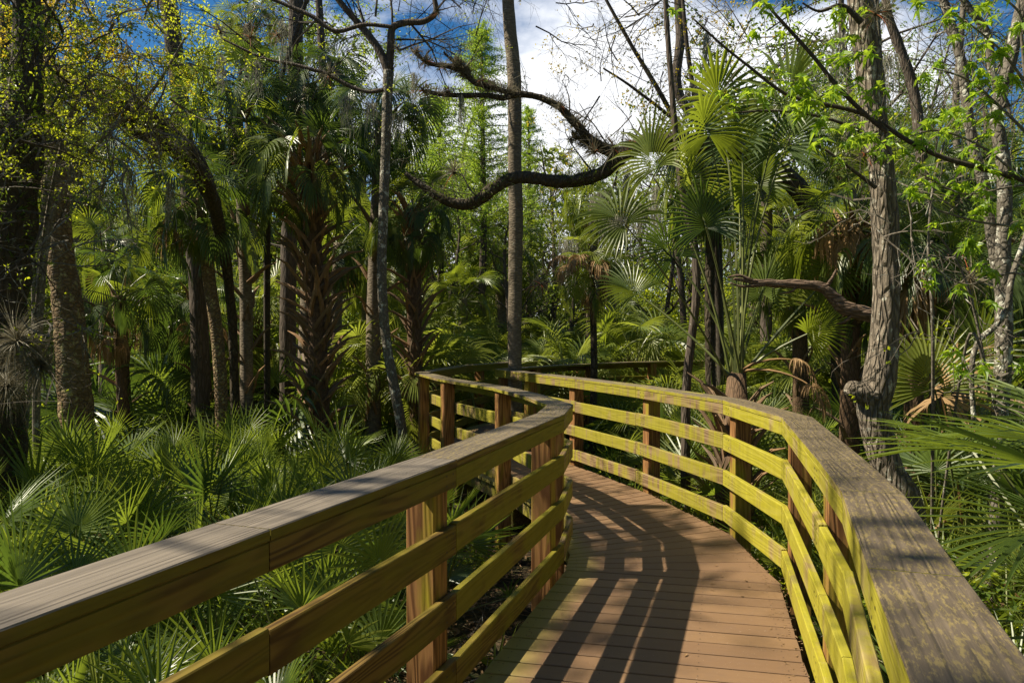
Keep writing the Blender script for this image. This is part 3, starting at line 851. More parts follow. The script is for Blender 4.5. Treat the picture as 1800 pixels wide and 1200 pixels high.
t8 = tube_tree('pale_forked_tree', 'pale lichen covered trunk with a fork near the right edge of the view',
               rooted([(1742, 1000, 27), (1750, 900, 26), (1756, 760, 27), (1763, 650, 28), (1765, 560, 28), (1763, 450, 25), (1766, 380, 24), (1765, 300, 23), (1756, 240, 22), (1752, 190, 21), (1772, 120, 22), (1790, 40, 22), (1812, -60, 20), (1840, -300, 14)], 6.8, 1740, 28), 'bark_white', 140, 26, 0.10, 3, 7)
limb(t8, 'fork', px([(1762, 520, 22), (1748, 440, 20), (1738, 380, 18), (1728, 320, 18), (1712, 260, 17), (1700, 190, 17), (1690, 110, 16), (1668, 30, 15), (1640, -60, 12), (1610, -200, 8)], 6.9), 'bark_white', 60, 12)
limb(t8, 'limb', px([(1768, 190, 16), (1745, 130, 14), (1735, 60, 13), (1700, 10, 12), (1660, -50, 10)], 6.7), 'bark_white', 30, 10)
limb(t8, 'climbing_stem', px([(1712, 740, 8), (1708, 650, 9), (1720, 600, 10), (1748, 575, 10), (1770, 540, 11), (1778, 490, 11), (1795, 440, 10), (1815, 380, 8)], 6.5), 'bark_white', 40, 8)

# slender white tree left of centre
t5 = tube_tree('slender_forked_tree', 'slender forked tree with white lichen patches left of the far handrail corner',
               rooted([(712, 800, 19), (704, 740, 18), (693, 680, 18), (682, 620, 17), (675, 560, 17), (671, 480, 17), (673, 400, 17), (676, 320, 17), (679, 240, 17), (681, 170, 18), (683, 125, 19)], 11.8, 716, 21), 'bark_white', 120, 18, 0.07, 0, 6)
limb(t5, 'fork', px([(683, 128, 17), (670, 95, 14), (650, 65, 13), (620, 30, 11), (596, 2, 10), (570, -40, 9), (540, -120, 6)], 11.8), 'bark_cypress', 40, 8)
l5 = limb(t5, 'fork', px([(684, 122, 15), (687, 80, 14), (690, 50, 13), (715, 40, 12), (745, 38, 11), (766, 22, 10), (762, -10, 8), (756, -60, 6)], 11.8), 'bark_cypress', 40, 8)
limb(t5, 'limb', px([(674, 158, 8), (648, 162, 7), (622, 155, 7), (598, 143, 7), (574, 130, 7), (540, 120, 6), (508, 112, 6), (470, 105, 5), (430, 88, 5), (390, 68, 3)], 11.6), 'bark_cypress', 50, 7, 0.15)
limb(t5, 'limb', px([(690, 48, 7), (640, 44, 7), (590, 55, 8), (550, 30, 8), (500, 8, 7), (460, -10, 6)], 11.4), 'bark_cypress', 40, 7, 0.15)
r5 = random.Random(8); b = MB(); tips = []
for (u, v, dx, dz) in ((600, 2, -.4, .8), (650, 65, -.6, .5), (690, 50, .1, 1), (745, 38, .8, .5), (765, 20, .6, .6), (575, 40, -.8, .2), (640, 44, -.3, .9), (560, 30, -.6, -.2), (520, 15, -.6, .5), (700, 90, .9, .3), (690, 70, 1, -.1), (470, 105, -.6, .6), (720, 40, 0.9, -0.4), (660, 30, 0.2, 0.9)):
    grow(b, at(u, v, 11.8) - t5.location, Vector((dx, r5.uniform(-.5, .5), dz)).normalized(), 0.018, 1.3, 3, r5, tips, 0.35, 3, 0.15, 0, 4)
o = kid(link('twigs', b.mesh('twigs', M['twig_dark']), t5), t5); o['kind'] = 'stuff'

# straight cabbage palm trunk in the centre
tc_ = tube_tree('tall_palm_trunk', 'tall straight bare palm trunk in the centre behind the curved handrail',
                rooted([(905, 640, 24), (905, 560, 24), (906, 470, 25), (907, 380, 25), (905, 300, 24), (905, 200, 24), (903, 120, 24), (897, 60, 23), (893, 0, 21), (889, -80, 21), (884, -220, 20)], 11.95, 906, 27), 'bark_palm', 140, 20, 0.05, 0, 5, cat='palm tree')
for k in range(20):
    put_leaf(tc_, 'cabbage', 75 - k * 6.5, k * 2.4, at(884, -225, 11.95) - tc_.location, 1.0, r5)

tube_tree('mottled_palm_trunk', 'thick mottled brown palm trunk at the left behind the palmetto thicket',
          rooted([(134, 720, 56), (126, 620, 52), (119, 540, 50), (108, 460, 46), (102, 400, 44), (96, 330, 42), (88, 250, 42), (78, 150, 40), (66, 40, 38), (55, -90, 36), (40, -400, 34)], 11.2, 138, 60), 'bark_old', 160, 30, 0.10, 2, 6, cat='palm tree')
dk = tube_tree('dark_tree_trunk', 'dark mossy trunk cut off by the left edge of the view',
          rooted([(5, 940, 92), (0, 820, 84), (-4, 700, 84), (-4, 560, 86), (6, 430, 90), (30, 300, 80), (44, 180, 60), (48, 60, 46), (46, -60, 40), (44, -400, 34)], 7.6, 2, 100), 'bark_dark', 140, 26, 0.16, 3, 4)
b = MB(); rdk = random.Random(9); P, rad = spline(px([(5, 900, 88), (0, 820, 84), (-4, 700, 84), (-4, 560, 86), (6, 430, 90), (30, 300, 80), (52, 180, 70), (60, 60, 62), (62, -60, 56)], 7.6), 60)
for i in range(60):
    for k in range(60):
        az = rdk.uniform(0, 2 * PI); q = P[i].lerp(P[i + 1], rdk.random()) + Vector((math.cos(az), math.sin(az), 0)) * rad[i] * 1.0 - dk.location
        if noise.noise(q * 1.3) < -0.15: continue
        d_ = Vector((math.cos(az), math.sin(az), rdk.uniform(-.6, .9))); b_n = rdk.uniform(.05, .16)
        i0 = len(b.v); s_ = Vector((-math.sin(az), math.cos(az), rdk.uniform(-.5, .5))) * rdk.uniform(.004, .014); dn = d_.normalized()
        b.v += [tuple(q - s_), tuple(q + s_), tuple(q + dn * b_n + Vector((0, 0, -.02)))]; b.f.append((i0, i0 + 1, i0 + 2)); b.m.append(0)
o = kid(link('vine_leaves', b.mesh('vine_leaves', M['green']), dk), dk); o['kind'] = 'stuff'
for k, (lab, path, Y, ub, w) in enumerate([
    ('cypress trunk rising behind the right side of the shaggy palm, grey and straight', [(507, 760, 30), (506, 620, 29), (507, 480, 28), (512, 300, 27), (518, 150, 26), (521, 0, 25), (524, -160, 22), (530, -500, 14)], 15.0, 507, 34),
    ('dark leaning cypress trunk at the upper left between two palm crowns', [(350, 560, 30), (338, 400, 30), (326, 260, 29), (314, 150, 29), (300, 40, 28), (286, -60, 26), (260, -400, 18)], 13.0, 352, 34),
    ('thin cypress trunk beside the slender white tree, high on its left', [(575, 600, 16), (574, 400, 15), (570, 200, 14), (564, 60, 13), (558, -60, 12), (550, -400, 8)], 17.0, 575, 18),
    ('grey trunk with pale bark among the sunlit leaves right of the dead branch', [(1206, 700, 16), (1215, 600, 15), (1224, 520, 15), (1222, 440, 14), (1200, 340, 12), (1188, 240, 11), (1178, 120, 10), (1170, 0, 9), (1165, -200, 6)], 9.2, 1206, 18),
    ('tall grey cypress left of the crooked ridged tree', [(1345, 500, 20), (1335, 300, 18), (1200, 180, 17), (1196, 60, 17), (1190, -60, 15), (1180, -300, 10)], 17.0, 1350, 22),
    ('leaning grey cypress against the blue sky at the upper right', [(1640, 480, 20), (1618, 260, 19), (1606, 160, 18), (1580, 80, 17), (1560, 20, 14), (1540, -120, 9)], 11.0, 1650, 24),
    ('thin dark trunk behind the tangle at the left margin', [(12, 700, 20), (14, 400, 19), (13, 200, 18), (8, 0, 17), (4, -300, 12)], 12.5, 12, 22)]):
    tube_tree('cypress_tree', lab, rooted(path, Y, ub, w), 'bark_cypress', 90, 16, 0.08, 2, 5)

# ------------------------------------------------------------------ the palms that can be told apart
def fl(u, v, Y): return at(u, v, Y)
def gpt(u, Y):
    p = at(u, 600, Y); return Vector((p.x, Y, ground_z(p.x, Y)))
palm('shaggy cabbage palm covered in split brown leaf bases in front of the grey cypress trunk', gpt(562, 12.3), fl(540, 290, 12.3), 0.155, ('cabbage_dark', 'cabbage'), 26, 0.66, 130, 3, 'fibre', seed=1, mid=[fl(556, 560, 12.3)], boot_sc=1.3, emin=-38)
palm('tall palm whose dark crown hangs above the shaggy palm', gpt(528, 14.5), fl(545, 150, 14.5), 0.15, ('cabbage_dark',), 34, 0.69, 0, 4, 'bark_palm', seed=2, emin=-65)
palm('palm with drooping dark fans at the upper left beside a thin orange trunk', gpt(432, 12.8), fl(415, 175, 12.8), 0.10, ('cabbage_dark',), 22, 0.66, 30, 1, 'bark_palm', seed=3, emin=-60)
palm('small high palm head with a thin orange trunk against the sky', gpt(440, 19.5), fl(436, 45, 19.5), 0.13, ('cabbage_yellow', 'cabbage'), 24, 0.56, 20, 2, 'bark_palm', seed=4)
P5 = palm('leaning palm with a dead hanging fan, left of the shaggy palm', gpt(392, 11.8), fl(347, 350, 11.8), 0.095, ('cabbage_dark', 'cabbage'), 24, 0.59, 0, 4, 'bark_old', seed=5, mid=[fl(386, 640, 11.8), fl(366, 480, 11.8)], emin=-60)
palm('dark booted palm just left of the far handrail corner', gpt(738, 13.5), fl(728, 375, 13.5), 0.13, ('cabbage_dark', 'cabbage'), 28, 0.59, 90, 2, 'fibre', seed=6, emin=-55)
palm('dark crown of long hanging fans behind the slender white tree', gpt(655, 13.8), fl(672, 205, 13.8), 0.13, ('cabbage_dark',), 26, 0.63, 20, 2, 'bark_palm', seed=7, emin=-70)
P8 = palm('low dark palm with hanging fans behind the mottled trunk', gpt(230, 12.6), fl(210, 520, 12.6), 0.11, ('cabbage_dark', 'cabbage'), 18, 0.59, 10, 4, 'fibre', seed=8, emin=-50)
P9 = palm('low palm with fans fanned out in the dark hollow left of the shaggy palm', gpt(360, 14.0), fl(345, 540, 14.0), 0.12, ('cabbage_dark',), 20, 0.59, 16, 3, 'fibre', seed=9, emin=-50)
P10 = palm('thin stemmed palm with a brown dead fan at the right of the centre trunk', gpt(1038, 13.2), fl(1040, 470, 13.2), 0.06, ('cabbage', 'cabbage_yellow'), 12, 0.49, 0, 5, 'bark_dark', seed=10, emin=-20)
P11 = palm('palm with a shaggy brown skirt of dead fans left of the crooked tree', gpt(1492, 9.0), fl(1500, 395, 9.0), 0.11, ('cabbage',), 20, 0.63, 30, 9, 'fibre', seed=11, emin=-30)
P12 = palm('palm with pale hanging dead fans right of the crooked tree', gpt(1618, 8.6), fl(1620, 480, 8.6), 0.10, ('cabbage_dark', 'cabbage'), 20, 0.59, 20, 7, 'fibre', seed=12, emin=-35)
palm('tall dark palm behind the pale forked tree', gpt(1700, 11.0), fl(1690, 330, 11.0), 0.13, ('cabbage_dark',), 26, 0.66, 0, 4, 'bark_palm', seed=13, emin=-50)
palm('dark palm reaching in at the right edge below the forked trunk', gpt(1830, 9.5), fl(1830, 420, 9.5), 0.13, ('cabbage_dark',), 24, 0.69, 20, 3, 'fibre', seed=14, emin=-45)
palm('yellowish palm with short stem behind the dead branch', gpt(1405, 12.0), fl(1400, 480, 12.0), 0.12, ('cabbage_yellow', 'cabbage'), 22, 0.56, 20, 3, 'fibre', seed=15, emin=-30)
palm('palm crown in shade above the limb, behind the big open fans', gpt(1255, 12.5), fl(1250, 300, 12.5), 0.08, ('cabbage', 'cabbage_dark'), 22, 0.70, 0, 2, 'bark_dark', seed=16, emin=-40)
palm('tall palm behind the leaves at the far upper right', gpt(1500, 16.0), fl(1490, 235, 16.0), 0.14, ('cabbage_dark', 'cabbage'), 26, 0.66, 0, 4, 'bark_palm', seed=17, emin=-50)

def hang_dead(pt, items):
    for (u, v, Y, Lb) in items:
        tgt = at(u, v, Y); top = pt.location + Vector((0, 0, 0))
        cr = crowns[pt.name]
        leaf_to(pt, cr, tgt, Lb, 'dead', int(u * 3 + v), droop=3.4, arch=R(40), dead=True, n=24)
hang_dead(P10, [(1020, 452, 12.9, .42), (1052, 462, 12.8, .40), (1000, 470, 12.9, .36), (1062, 480, 13.0, .36), (985, 455, 13.2, .36)])
hang_dead(P11, [(1470, 395, 8.8, .46), (1485, 410, 8.7, .44), (1515, 405, 8.7, .46), (1460, 430, 8.9, .42), (1545, 400, 8.9, .42), (1500, 430, 8.8, .4), (1530, 440, 9.0, .4)])
hang_dead(P12, [(1598, 500, 8.2, .48), (1610, 520, 8.2, .44), (1630, 510, 8.3, .44), (1585, 530, 8.4, .40), (1645, 530, 8.5, .4)])
hang_dead(P5, [(300, 385, 11.6, .46), (318, 395, 11.7, .44), (290, 410, 11.8, .4)])
hang_dead(P8, [(182, 592, 12.2, .42), (205, 598, 12.3, .42)])
hang_dead(P9, [(335, 575, 13.7, .46), (352, 585, 13.8, .44), (380, 580, 13.8, .4)])

# big trunkless cabbage palm with upright fans right of centre
pb = gpt(1292, 8.6); big = thing('young_cabbage_palm', 'large stemless cabbage palm with tall upright open fans behind the curved handrail', 'palm tree', pb)
rb = random.Random(31)
hub = at(1295, 655, 8.6)
b = MB(); b.tube([Vector((0, 0, -0.2)), Vector((0, 0, 0.4)), hub - pb], [0.26, 0.22, 0.10], 16, 0, rough=0.1)
kid(link('trunk', b.mesh('trunk', M['fibre'], True), big), big)
for k in range(34):
    az = k * 2.4; f = 0.05 + 0.8 * k / 34
    q = Vector((0, 0, 0)).lerp(hub - pb, f)
    kid(link('boot', BOOT[k % 5], big, q + Vector((math.cos(az) * 0.13, math.sin(az) * 0.13, 0)), (0, R(rb.uniform(0, 25)), az), 1.15), big)
for k, (u, v, Y, Lb, mat) in enumerate([(1095, 402, 7.9, 0.70, 'palm'), (1240, 405, 8.0, 0.66, 'palm_dark'), (1238, 240, 8.4, 0.80, 'palm'), (1305, 255, 8.8, 0.85, 'palm_dark'), (1392, 262, 8.4, 0.74, 'palm_dark'),
        (1150, 300, 8.9, 0.80, 'palm_yellow'), (1210, 330, 9.2, 0.75, 'palm_yellow'), (1335, 330, 9.3, 0.75, 'palm'), (1180, 455, 9.0, 0.62, 'palm_dark'), (1268, 470, 7.7, 0.60, 'palm'),
        (1440, 380, 9.0, 0.75, 'palm_yellow'), (1470, 480, 8.8, 0.66, 'palm'), (1370, 430, 9.6, 0.7, 'palm_yellow'), (1120, 520, 9.3, 0.60, 'palm'), (1420, 590, 8.4, 0.60, 'palm'), (1160, 590, 8.7, 0.55, 'palm_yellow'), (1300, 380, 9.6, .8, 'palm'), (1385, 190, 8.3, .85, 'palm_yellow'), (1260, 190, 9.0, .8, 'palm'), (1430, 540, 9.2, .75, 'palm_yellow'), (1340, 520, 9.4, .7, 'palm')]):
    if k in (9, 15, 10): continue
    leaf_to(big, hub + Vector((rb.uniform(-.08, .08), rb.uniform(-.08, .08), -0.1)), at(u, v, Y), Lb * 0.80, mat, k + 40, droop=rb.uniform(0.25, 0.8), arch=R(rb.uniform(8, 22)), face=rb.uniform(0.6, 1.7), spread=rb.uniform(1.7, 2.5))
for (u, v, Y) in ((1405, 640, 8.4), (1430, 690, 8.0)):
    leaf_to(big, hub, at(u, v, Y), 0.34, 'palm', int(u), droop=3.0, arch=R(50), dead=True)

# large fans reaching in over the right handrail, near the viewer
nb = Vector((3.10, 3.55, ground_z(3.1, 3.55)))
near = thing('palmetto', 'large dark palmetto whose long blades reach over the right handrail', 'palmetto', nb)
for k, (x, y, z, Lb, sp) in enumerate([(2.34, 3.20, 0.98, 0.74, 1.9), (2.42, 3.35, 0.78, 0.72, 1.9), (2.85, 3.95, 1.02, 0.72, 1.9), (2.32, 2.85, 0.50, 0.62, 1.9), (3.4, 4.6, 1.05, 0.7, 2.0), (2.60, 4.2, 0.95, 0.66, 2.0), (3.3, 3.0, .8, 0.7, 2.0), (2.9, 4.9, 0.9, 0.6, 2.0), (2.45, 3.6, 0.45, 0.6, 2.0)]):
    leaf_to(near, nb + Vector((0, 0, 0.15)), Vector((x, y, z)), Lb, 'palmetto', k + 70, droop=0.22, arch=R(18), spread=sp, n=28, tilt=R(-rb.uniform(5, 50)), fuse=0.30)
for (x, y, z) in ((2.05, 2.55, 0.2), (2.2, 3.3, 0.0), (2.15, 2.3, .35)):
    leaf_to(near, nb + Vector((0, 0, 0.3)), Vector((x, y, z)), 0.45, 'palm', int(y * 10), droop=3.0, arch=R(60), dead=True)
# half-dead fan behind the crooked tree
hb = gpt(1700, 7.2); hd = thing('fan_palm_seedling', 'half dead brown and green fan spread open right behind the crooked tree', 'palm tree', hb)
leaf_to(hd, hb, at(1640, 690, 6.9), 0.62, 'palm_yellow', 5, droop=0.3, arch=R(15), face=0.3, spread=1.8)
leaf_to(hd, hb, at(1650, 700, 7.1), 0.60, 'dead', 6, droop=0.6, arch=R(15), tilt=R(70), dead=True)
leaf_to(hd, hb, at(1720, 640, 7.4), 0.60, 'palm', 7, droop=0.5, arch=R(15), face=.5)
leaf_to(hd, hb, at(1760, 720, 7.0), 0.60, 'palm', 8, droop=0.5, arch=R(15))

# ------------------------------------------------------------------ mossy oak limbs across the sky
def fringe(b, pts, rad, r, per=10, L=0.07, w=0.012):
    for i in range(len(pts) - 1):
        d = (pts[i + 1] - pts[i])
        for k in range(per):
            q = pts[i] + d * r.random(); n = rv(r)
            if noise.noise(q * 3.1) < 0.02: continue
            q = Vector(q); n = (n - d.normalized() * n.dot(d.normalized())).normalized()
            n = (n + Vector((0, 0, 0.5))).normalized()
            blade(b, q + n * rad[i] * 0.8, (n + rv(r) * 0.6).normalized(), rv(r), L * r.uniform(0.5, 1.4), w)
ob = gpt(1485, 11.8)
oak = tube_tree('live_oak', 'old oak whose mossy limbs reach left across the straight palm trunk',
                [(ob - Vector((0, 0, .2)), 0.17), (at(1475, 560, 11.8), 0.15), (at(1440, 400, 11.7), 0.15), (at(1370, 300, 11.5), 0.15), (at(1250, 256, 11.2), 0.14), (at(1130, 252, 11.0), 0.14)], 'bark_dark', 90, 20, 0.14, 2, 4)
ro = random.Random(4)
for path in ([(1150, 245, 34), (1110, 262, 34), (1082, 285, 34), (1055, 305, 30), (1010, 318, 27), (965, 318, 27), (925, 312, 26), (895, 315, 26), (862, 335, 27), (832, 356, 26), (800, 358, 22), (770, 345, 18), (735, 322, 14), (712, 305, 8)],
             [(1120, 268, 18), (1075, 262, 17), (1040, 246, 17), (1012, 218, 18), (985, 190, 17), (950, 172, 14), (915, 166, 14), (885, 172, 13), (855, 168, 11), (815, 168, 11), (775, 166, 10), (748, 160, 9)],
             [(905, 168, 11), (870, 155, 12), (835, 145, 13), (812, 126, 12), (785, 116, 11), (755, 112, 9), (735, 98, 7), (722, 84, 5)],
             [(822, 132, 8), (808, 118, 7), (792, 104, 6), (780, 92, 5)], [(1085, 275, 11), (1045, 262, 10), (1025, 248, 8), (1005, 240, 5)]):
    P = [(q_, r_ * 0.80) for q_, r_ in px(path, 11.0)]
    pts = limb(oak, 'limb', P, 'bark_dark', 90, 12, 0.34, 9)
    b = MB(); _, rad = spline(P, 60)
    fringe(b, [p - oak.location for p in pts], [q for q in rad for _ in (0, 1)], ro, 18 if path[0][2] > 20 else 10, 0.085)
    o = kid(link('fern_fringe', b.mesh('fern_fringe', M['green'] if path[0][2] > 20 else M['airplant']), oak), oak); o['kind'] = 'stuff'
    b = MB(); fringe(b, [p - oak.location for p in pts], [q for q in rad for _ in (0, 1)], ro, 6, 0.13, 0.006)
    tips = []
    for k in range(7):
        q_ = pts[ro.randint(8, len(pts) - 6)]
        grow(b, q_ - oak.location, (rv(ro) + Vector((0, 0, .5))).normalized(), 0.008, ro.uniform(.25, .7), 2, ro, tips, 0.5, 3, 0, 0, 3)
    o = kid(link('bristles', b.mesh('bristles', M['airplant']), oak), oak); o['kind'] = 'stuff'
b = MB(); tips = []
for (u, v, dx, dz, L) in ((1080, 285, -.3, .9, 1.0), (1110, 262, 0.4, .9, 1.2), (1040, 300, -.5, .7, 0.8), (840, 350, -.6, .6, .6), (1050, 255, -.5, .8, .7), (1130, 255, .8, .6, 1.2), (1000, 215, 0.1, 0.8, .6), (1085, 300, -.2, -.8, .8), (960, 310, -.4, .8, .5)):
    grow(b, at(u, v, 11.0) - oak.location, Vector((dx, ro.uniform(-.6, .6), dz)).normalized(), 0.014, L, 3, ro, tips, 0.45, 3, 0.0, 0, 4)
o = kid(link('twigs', b.mesh('twigs', M['twig']), oak), oak); o['kind'] = 'stuff'

# left mossy limb
lo = tube_tree('leaning_mossy_limb', 'heavy dark mossy limb slanting down to the right from the upper left tangle',
               [(gpt(415, 12.6) - Vector((0, 0, .1)), 0.08), (at(408, 560, 12.4), 0.07), (at(385, 400, 11.4), 0.09)] + px([(350, 300, 34), (300, 248, 50), (250, 212, 58), (190, 178, 56), (130, 150, 46), (70, 120, 36), (10, 90, 26)], 9.6), 'bark_dark', 110, 18, 0.25, 0, 4)
b = MB(); P, rad = spline(px([(345, 300, 36), (300, 248, 50), (250, 212, 58), (190, 178, 56), (130, 150, 46), (70, 120, 36)], 9.6), 50)
fringe(b, [p - lo.location for p in P], rad, ro, 26, 0.16, 0.012)
o = kid(link('fern_fringe', b.mesh('fern_fringe', M['airplant']), lo), lo); o['kind'] = 'stuff'

# split dead branch pointing left from the crooked tree
db = thing('dead_branch', 'split dead brown branch sticking out to the left of the crooked tree', 'branch', at(1560, 560, 6.9))
limb(db, 'wood', px([(1580, 575, 20), (1545, 560, 24), (1508, 548, 25), (1480, 538, 23), (1460, 516, 20), (1440, 503, 17), (1400, 500, 15), (1360, 498, 14), (1330, 496, 11), (1305, 492, 6), (1290, 490, 4)], 6.9), 'dead_wood', 90, 14, 0.34, 10)
for path in ([(1330, 496, 7), (1300, 484, 5), (1278, 488, 2)], [(1345, 500, 7), (1305, 503, 5), (1283, 497, 2)], [(1450, 508, 8), (1462, 490, 6), (1470, 474, 3)], [(1400, 502, 6), (1392, 512, 4), (1370, 516, 2)], [(1500, 545, 9), (1490, 562, 6), (1470, 570, 2)]):
    limb(db, 'splinter', px(path, 6.88), 'dead_wood', 8, 5, 0.3, 14)

# ------------------------------------------------------------------ leafy and twiggy things near the viewer
rt = random.Random(77)
# upper left: tangle of bare vine stems and small yellow green leaves around the dark trunk
def tangle(label, starts, Y, L, seed, mats, leafy, mat_leaf, tw='twig', depth=3, lw=(0.045, 0.026), name='leafy_tree', kids=3, bend=0.5, r0=0.012, leaf_zmin=None, per=2):
    r = random.Random(seed)
    p0 = gpt(*starts['root']); t = thing(name, label, 'tree' if 'tree' in name else 'shrub', p0)
    b = MB(); tips = []; nodes = []
    for path in starts['stems']:
        P, rad = spline([(p0, path[0][2] * Y / F_PX / 2)] + px(path, Y), 40)
        b.tube([p - p0 for p in P], rad, 7, 0, rough=0.1, seed=seed)
    kid(link('trunk', b.mesh('trunk', M[tw], True), t), t)
    b = MB()
    for (u, v, n, spu, spv) in starts['sprays']:
        for k in range(n):
            q = at(u + r.gauss(0, spu), v + r.gauss(0, spv), Y + r.gauss(0, 0.5)) - p0
            grow(b, q, (rv(r) + Vector((0, 0, 0.1))).normalized(), r0 * r.uniform(0.5, 1.2), L * r.uniform(0.6, 1.2), depth, r, tips, bend, kids, 0.2, 0, 3, 0.7, 0.62, nodes)
    o = kid(link('twigs', b.mesh('twigs', M[tw]), t), t); o['kind'] = 'stuff'
    lb = MB()
    use = [n_ for n_ in nodes if r.random() < leafy and (leaf_zmin is None or n_[0].z + p0.z > leaf_zmin + r.gauss(0, .4))]
    half = len(use) // 3
    leaves_at(lb, use[half:], r, per, *lw)
    o = kid(link('foliage', lb.mesh('foliage', M[mat_leaf[0]]), t), t); o['kind'] = 'stuff'
    if len(mat_leaf) > 1:
        lb = MB(); leaves_at(lb, use[:half], r, per, *lw)
        o = kid(link('foliage', lb.mesh('foliage', M[mat_leaf[1]]), t), t); o['kind'] = 'stuff'
    return t
tangle('small tree with yellow green spring leaves and pale tangled twigs filling the upper left', dict(root=(60, 9.0), stems=[[(70, 500, 12), (90, 300, 10), (150, 150, 8), (200, 40, 6)], [(60, 500, 10), (40, 300, 9), (60, 120, 7), (110, -20, 5)], [(80, 450, 9), (150, 280, 8), (260, 170, 6), (330, 60, 4)]],
       sprays=[(60, 50, 18, 50, 50), (150, 60, 26, 60, 50), (230, 80, 20, 55, 55), (110, 190, 16, 70, 40), (230, 200, 12, 60, 45), (290, 140, 6, 40, 60), (30, 180, 10, 40, 70)]), 8.8, 0.75, 5, None, 0.62, ('spring', 'spring_y'), leaf_zmin=3.3, per=2, lw=(0.040, 0.022))
tangle('bare tangle of pale vine stems hanging around the dark trunk at the left', dict(root=(20, 7.9), stems=[[(60, 600, 8), (80, 400, 8), (110, 250, 7)]],
       sprays=[(70, 330, 22, 60, 60), (200, 270, 16, 70, 30), (60, 200, 16, 60, 40), (40, 450, 14, 40, 60), (60, 600, 8, 40, 60), (120, 380, 8, 50, 60)]), 7.9, 0.9, 6, None, 0.10, ('spring',), name='vine_tangle', depth=2, bend=0.6, r0=0.010)
tangle('leafy tangle of thin stems hanging in front of the top of the dark trunk', dict(root=(-60, 7.0), stems=[[(-30, 500, 8), (0, 300, 7), (40, 150, 5), (90, 20, 4)]],
       sprays=[(40, 60, 12, 40, 60), (60, 180, 12, 50, 50), (30, 290, 9, 40, 50), (110, 110, 8, 40, 40), (40, 400, 6, 40, 40)]), 6.9, 0.6, 25, None, 0.45, ('spring', 'green'), leaf_zmin=2.6, lw=(0.034, 0.019), name='leafy_tree', tw='twig_dark')
# long pale twigs crossing the mottled trunk
vt = thing('vine', 'long pale bare twigs with a few young leaves crossing in front of the mottled trunk', 'vine', at(20, 610, 7.4))
b = MB(); nodes = []; lf = MB()
for path in ([(-10, 615, 4), (30, 602, 4), (60, 605, 4), (95, 595, 3), (130, 585, 3), (165, 570, 2), (185, 540, 2)], [(5, 490, 3), (30, 470, 3), (90, 462, 3), (150, 468, 3), (200, 460, 2), (240, 430, 1.5)], [(20, 605, 3), (60, 575, 3), (100, 560, 2), (140, 575, 2), (175, 580, 1.5)], [(90, 462, 2.5), (120, 440, 2), (160, 420, 2), (185, 390, 1.5)], [(0, 580, 3), (40, 560, 3), (60, 520, 2), (70, 470, 2)]):
    P, rad = spline(px(path, 7.4), 30); b.tube([p - vt.location for p in P], rad, 5, 0, rough=0.2)
    nodes += [(p - vt.location, rv(rt)) for p in P[12::5]]
kid(link('stems', b.mesh('stems', M['twig']), vt), vt)
leaves_at(lf, nodes, rt, 3, 0.05, 0.028); o = kid(link('foliage', lf.mesh('foliage', M['spring']), vt), vt); o['kind'] = 'stuff'

# sweetgum branches with star leaves at the upper right
def gum_branch(t, path, Y, count, r, spread=0.22, tw='twig_dark'):
    P, rad = spline(px(path, Y), 40); b = MB()
    b.tube([p - t.location for p in P], rad, 7, 0, rough=0.15, seed=path[0][0])
    kid(link('branch', b.mesh('branch', M[tw], True), t), t)
    tb = MB(); k = 0
    while k < count:
        i = r.randint(3, 39); q = P[i] - t.location
        d = (rv(r) + Vector((0, 0, 0.2))).normalized(); L = r.uniform(0.10, 0.34) * (spread / 0.22)
        e = q + d * L
        tb.tube([q, q + d * L * 0.5 + Vector((0, 0, .01)), e], [0.003, 0.002, 0.0015], 3, 0, cap=False)
        for j in range(r.randint(3, 5)):
            az = r.uniform(0, 2 * PI); o = link('leaf', r.choice(STAR), t, e + rv(r) * 0.03, (R(r.gauss(0, 22)), R(r.uniform(5, 60)), az), r.uniform(0.75, 1.35) * r.choice((0.75, 1.0)))
            kid(o, t); k += 1
    o = kid(link('twigs', tb.mesh('twigs', M['twig']), t), t); o['kind'] = 'stuff'
rg = random.Random(12)
gum_branch(t7, [(1850, 330, 12), (1740, 300, 10), (1660, 278, 9), (1600, 250, 8), (1545, 215, 8), (1500, 195, 8), (1440, 182, 7), (1380, 165, 6), (1320, 120, 5), (1270, 80, 4), (1215, 30, 3)], 5.0, 92, rg)
gum_branch(t7, [(1560, 232, 10), (1520, 200, 8), (1470, 150, 8), (1430, 100, 7), (1390, 55, 6), (1350, 10, 5), (1320, -40, 4)], 4.9, 66, rg)
gum_branch(t7, [(1540, 330, 8), (1500, 300, 6), (1460, 270, 4), (1430, 250, 3)], 5.9, 24, rg)
gum_branch(t7, [(1515, 40, 12), (1480, 10, 8), (1440, 20, 5), (1410, 5, 3)], 6.0, 38, rg)
gum_branch(t7, [(1545, 250, 9), (1500, 225, 6), (1440, 205, 5), (1360, 195, 4), (1280, 200, 3)], 5.8, 62, rg)
g2 = thing('sweetgum_sapling', 'sapling with bright star shaped leaves standing right of the crooked tree', 'tree', gpt(1880, 5.4))
P, rad = spline([(gpt(1880, 5.4), 0.03), (at(1870, 600, 5.4), 0.025), (at(1845, 420, 5.4), 0.02), (at(1810, 200, 5.4), 0.015), (at(1790, 0, 5.3), 0.008)], 40)
b = MB(); b.tube([p - g2.location for p in P], rad, 8, 0, rough=0.1); kid(link('trunk', b.mesh('trunk', M['twig'], True), g2), g2)
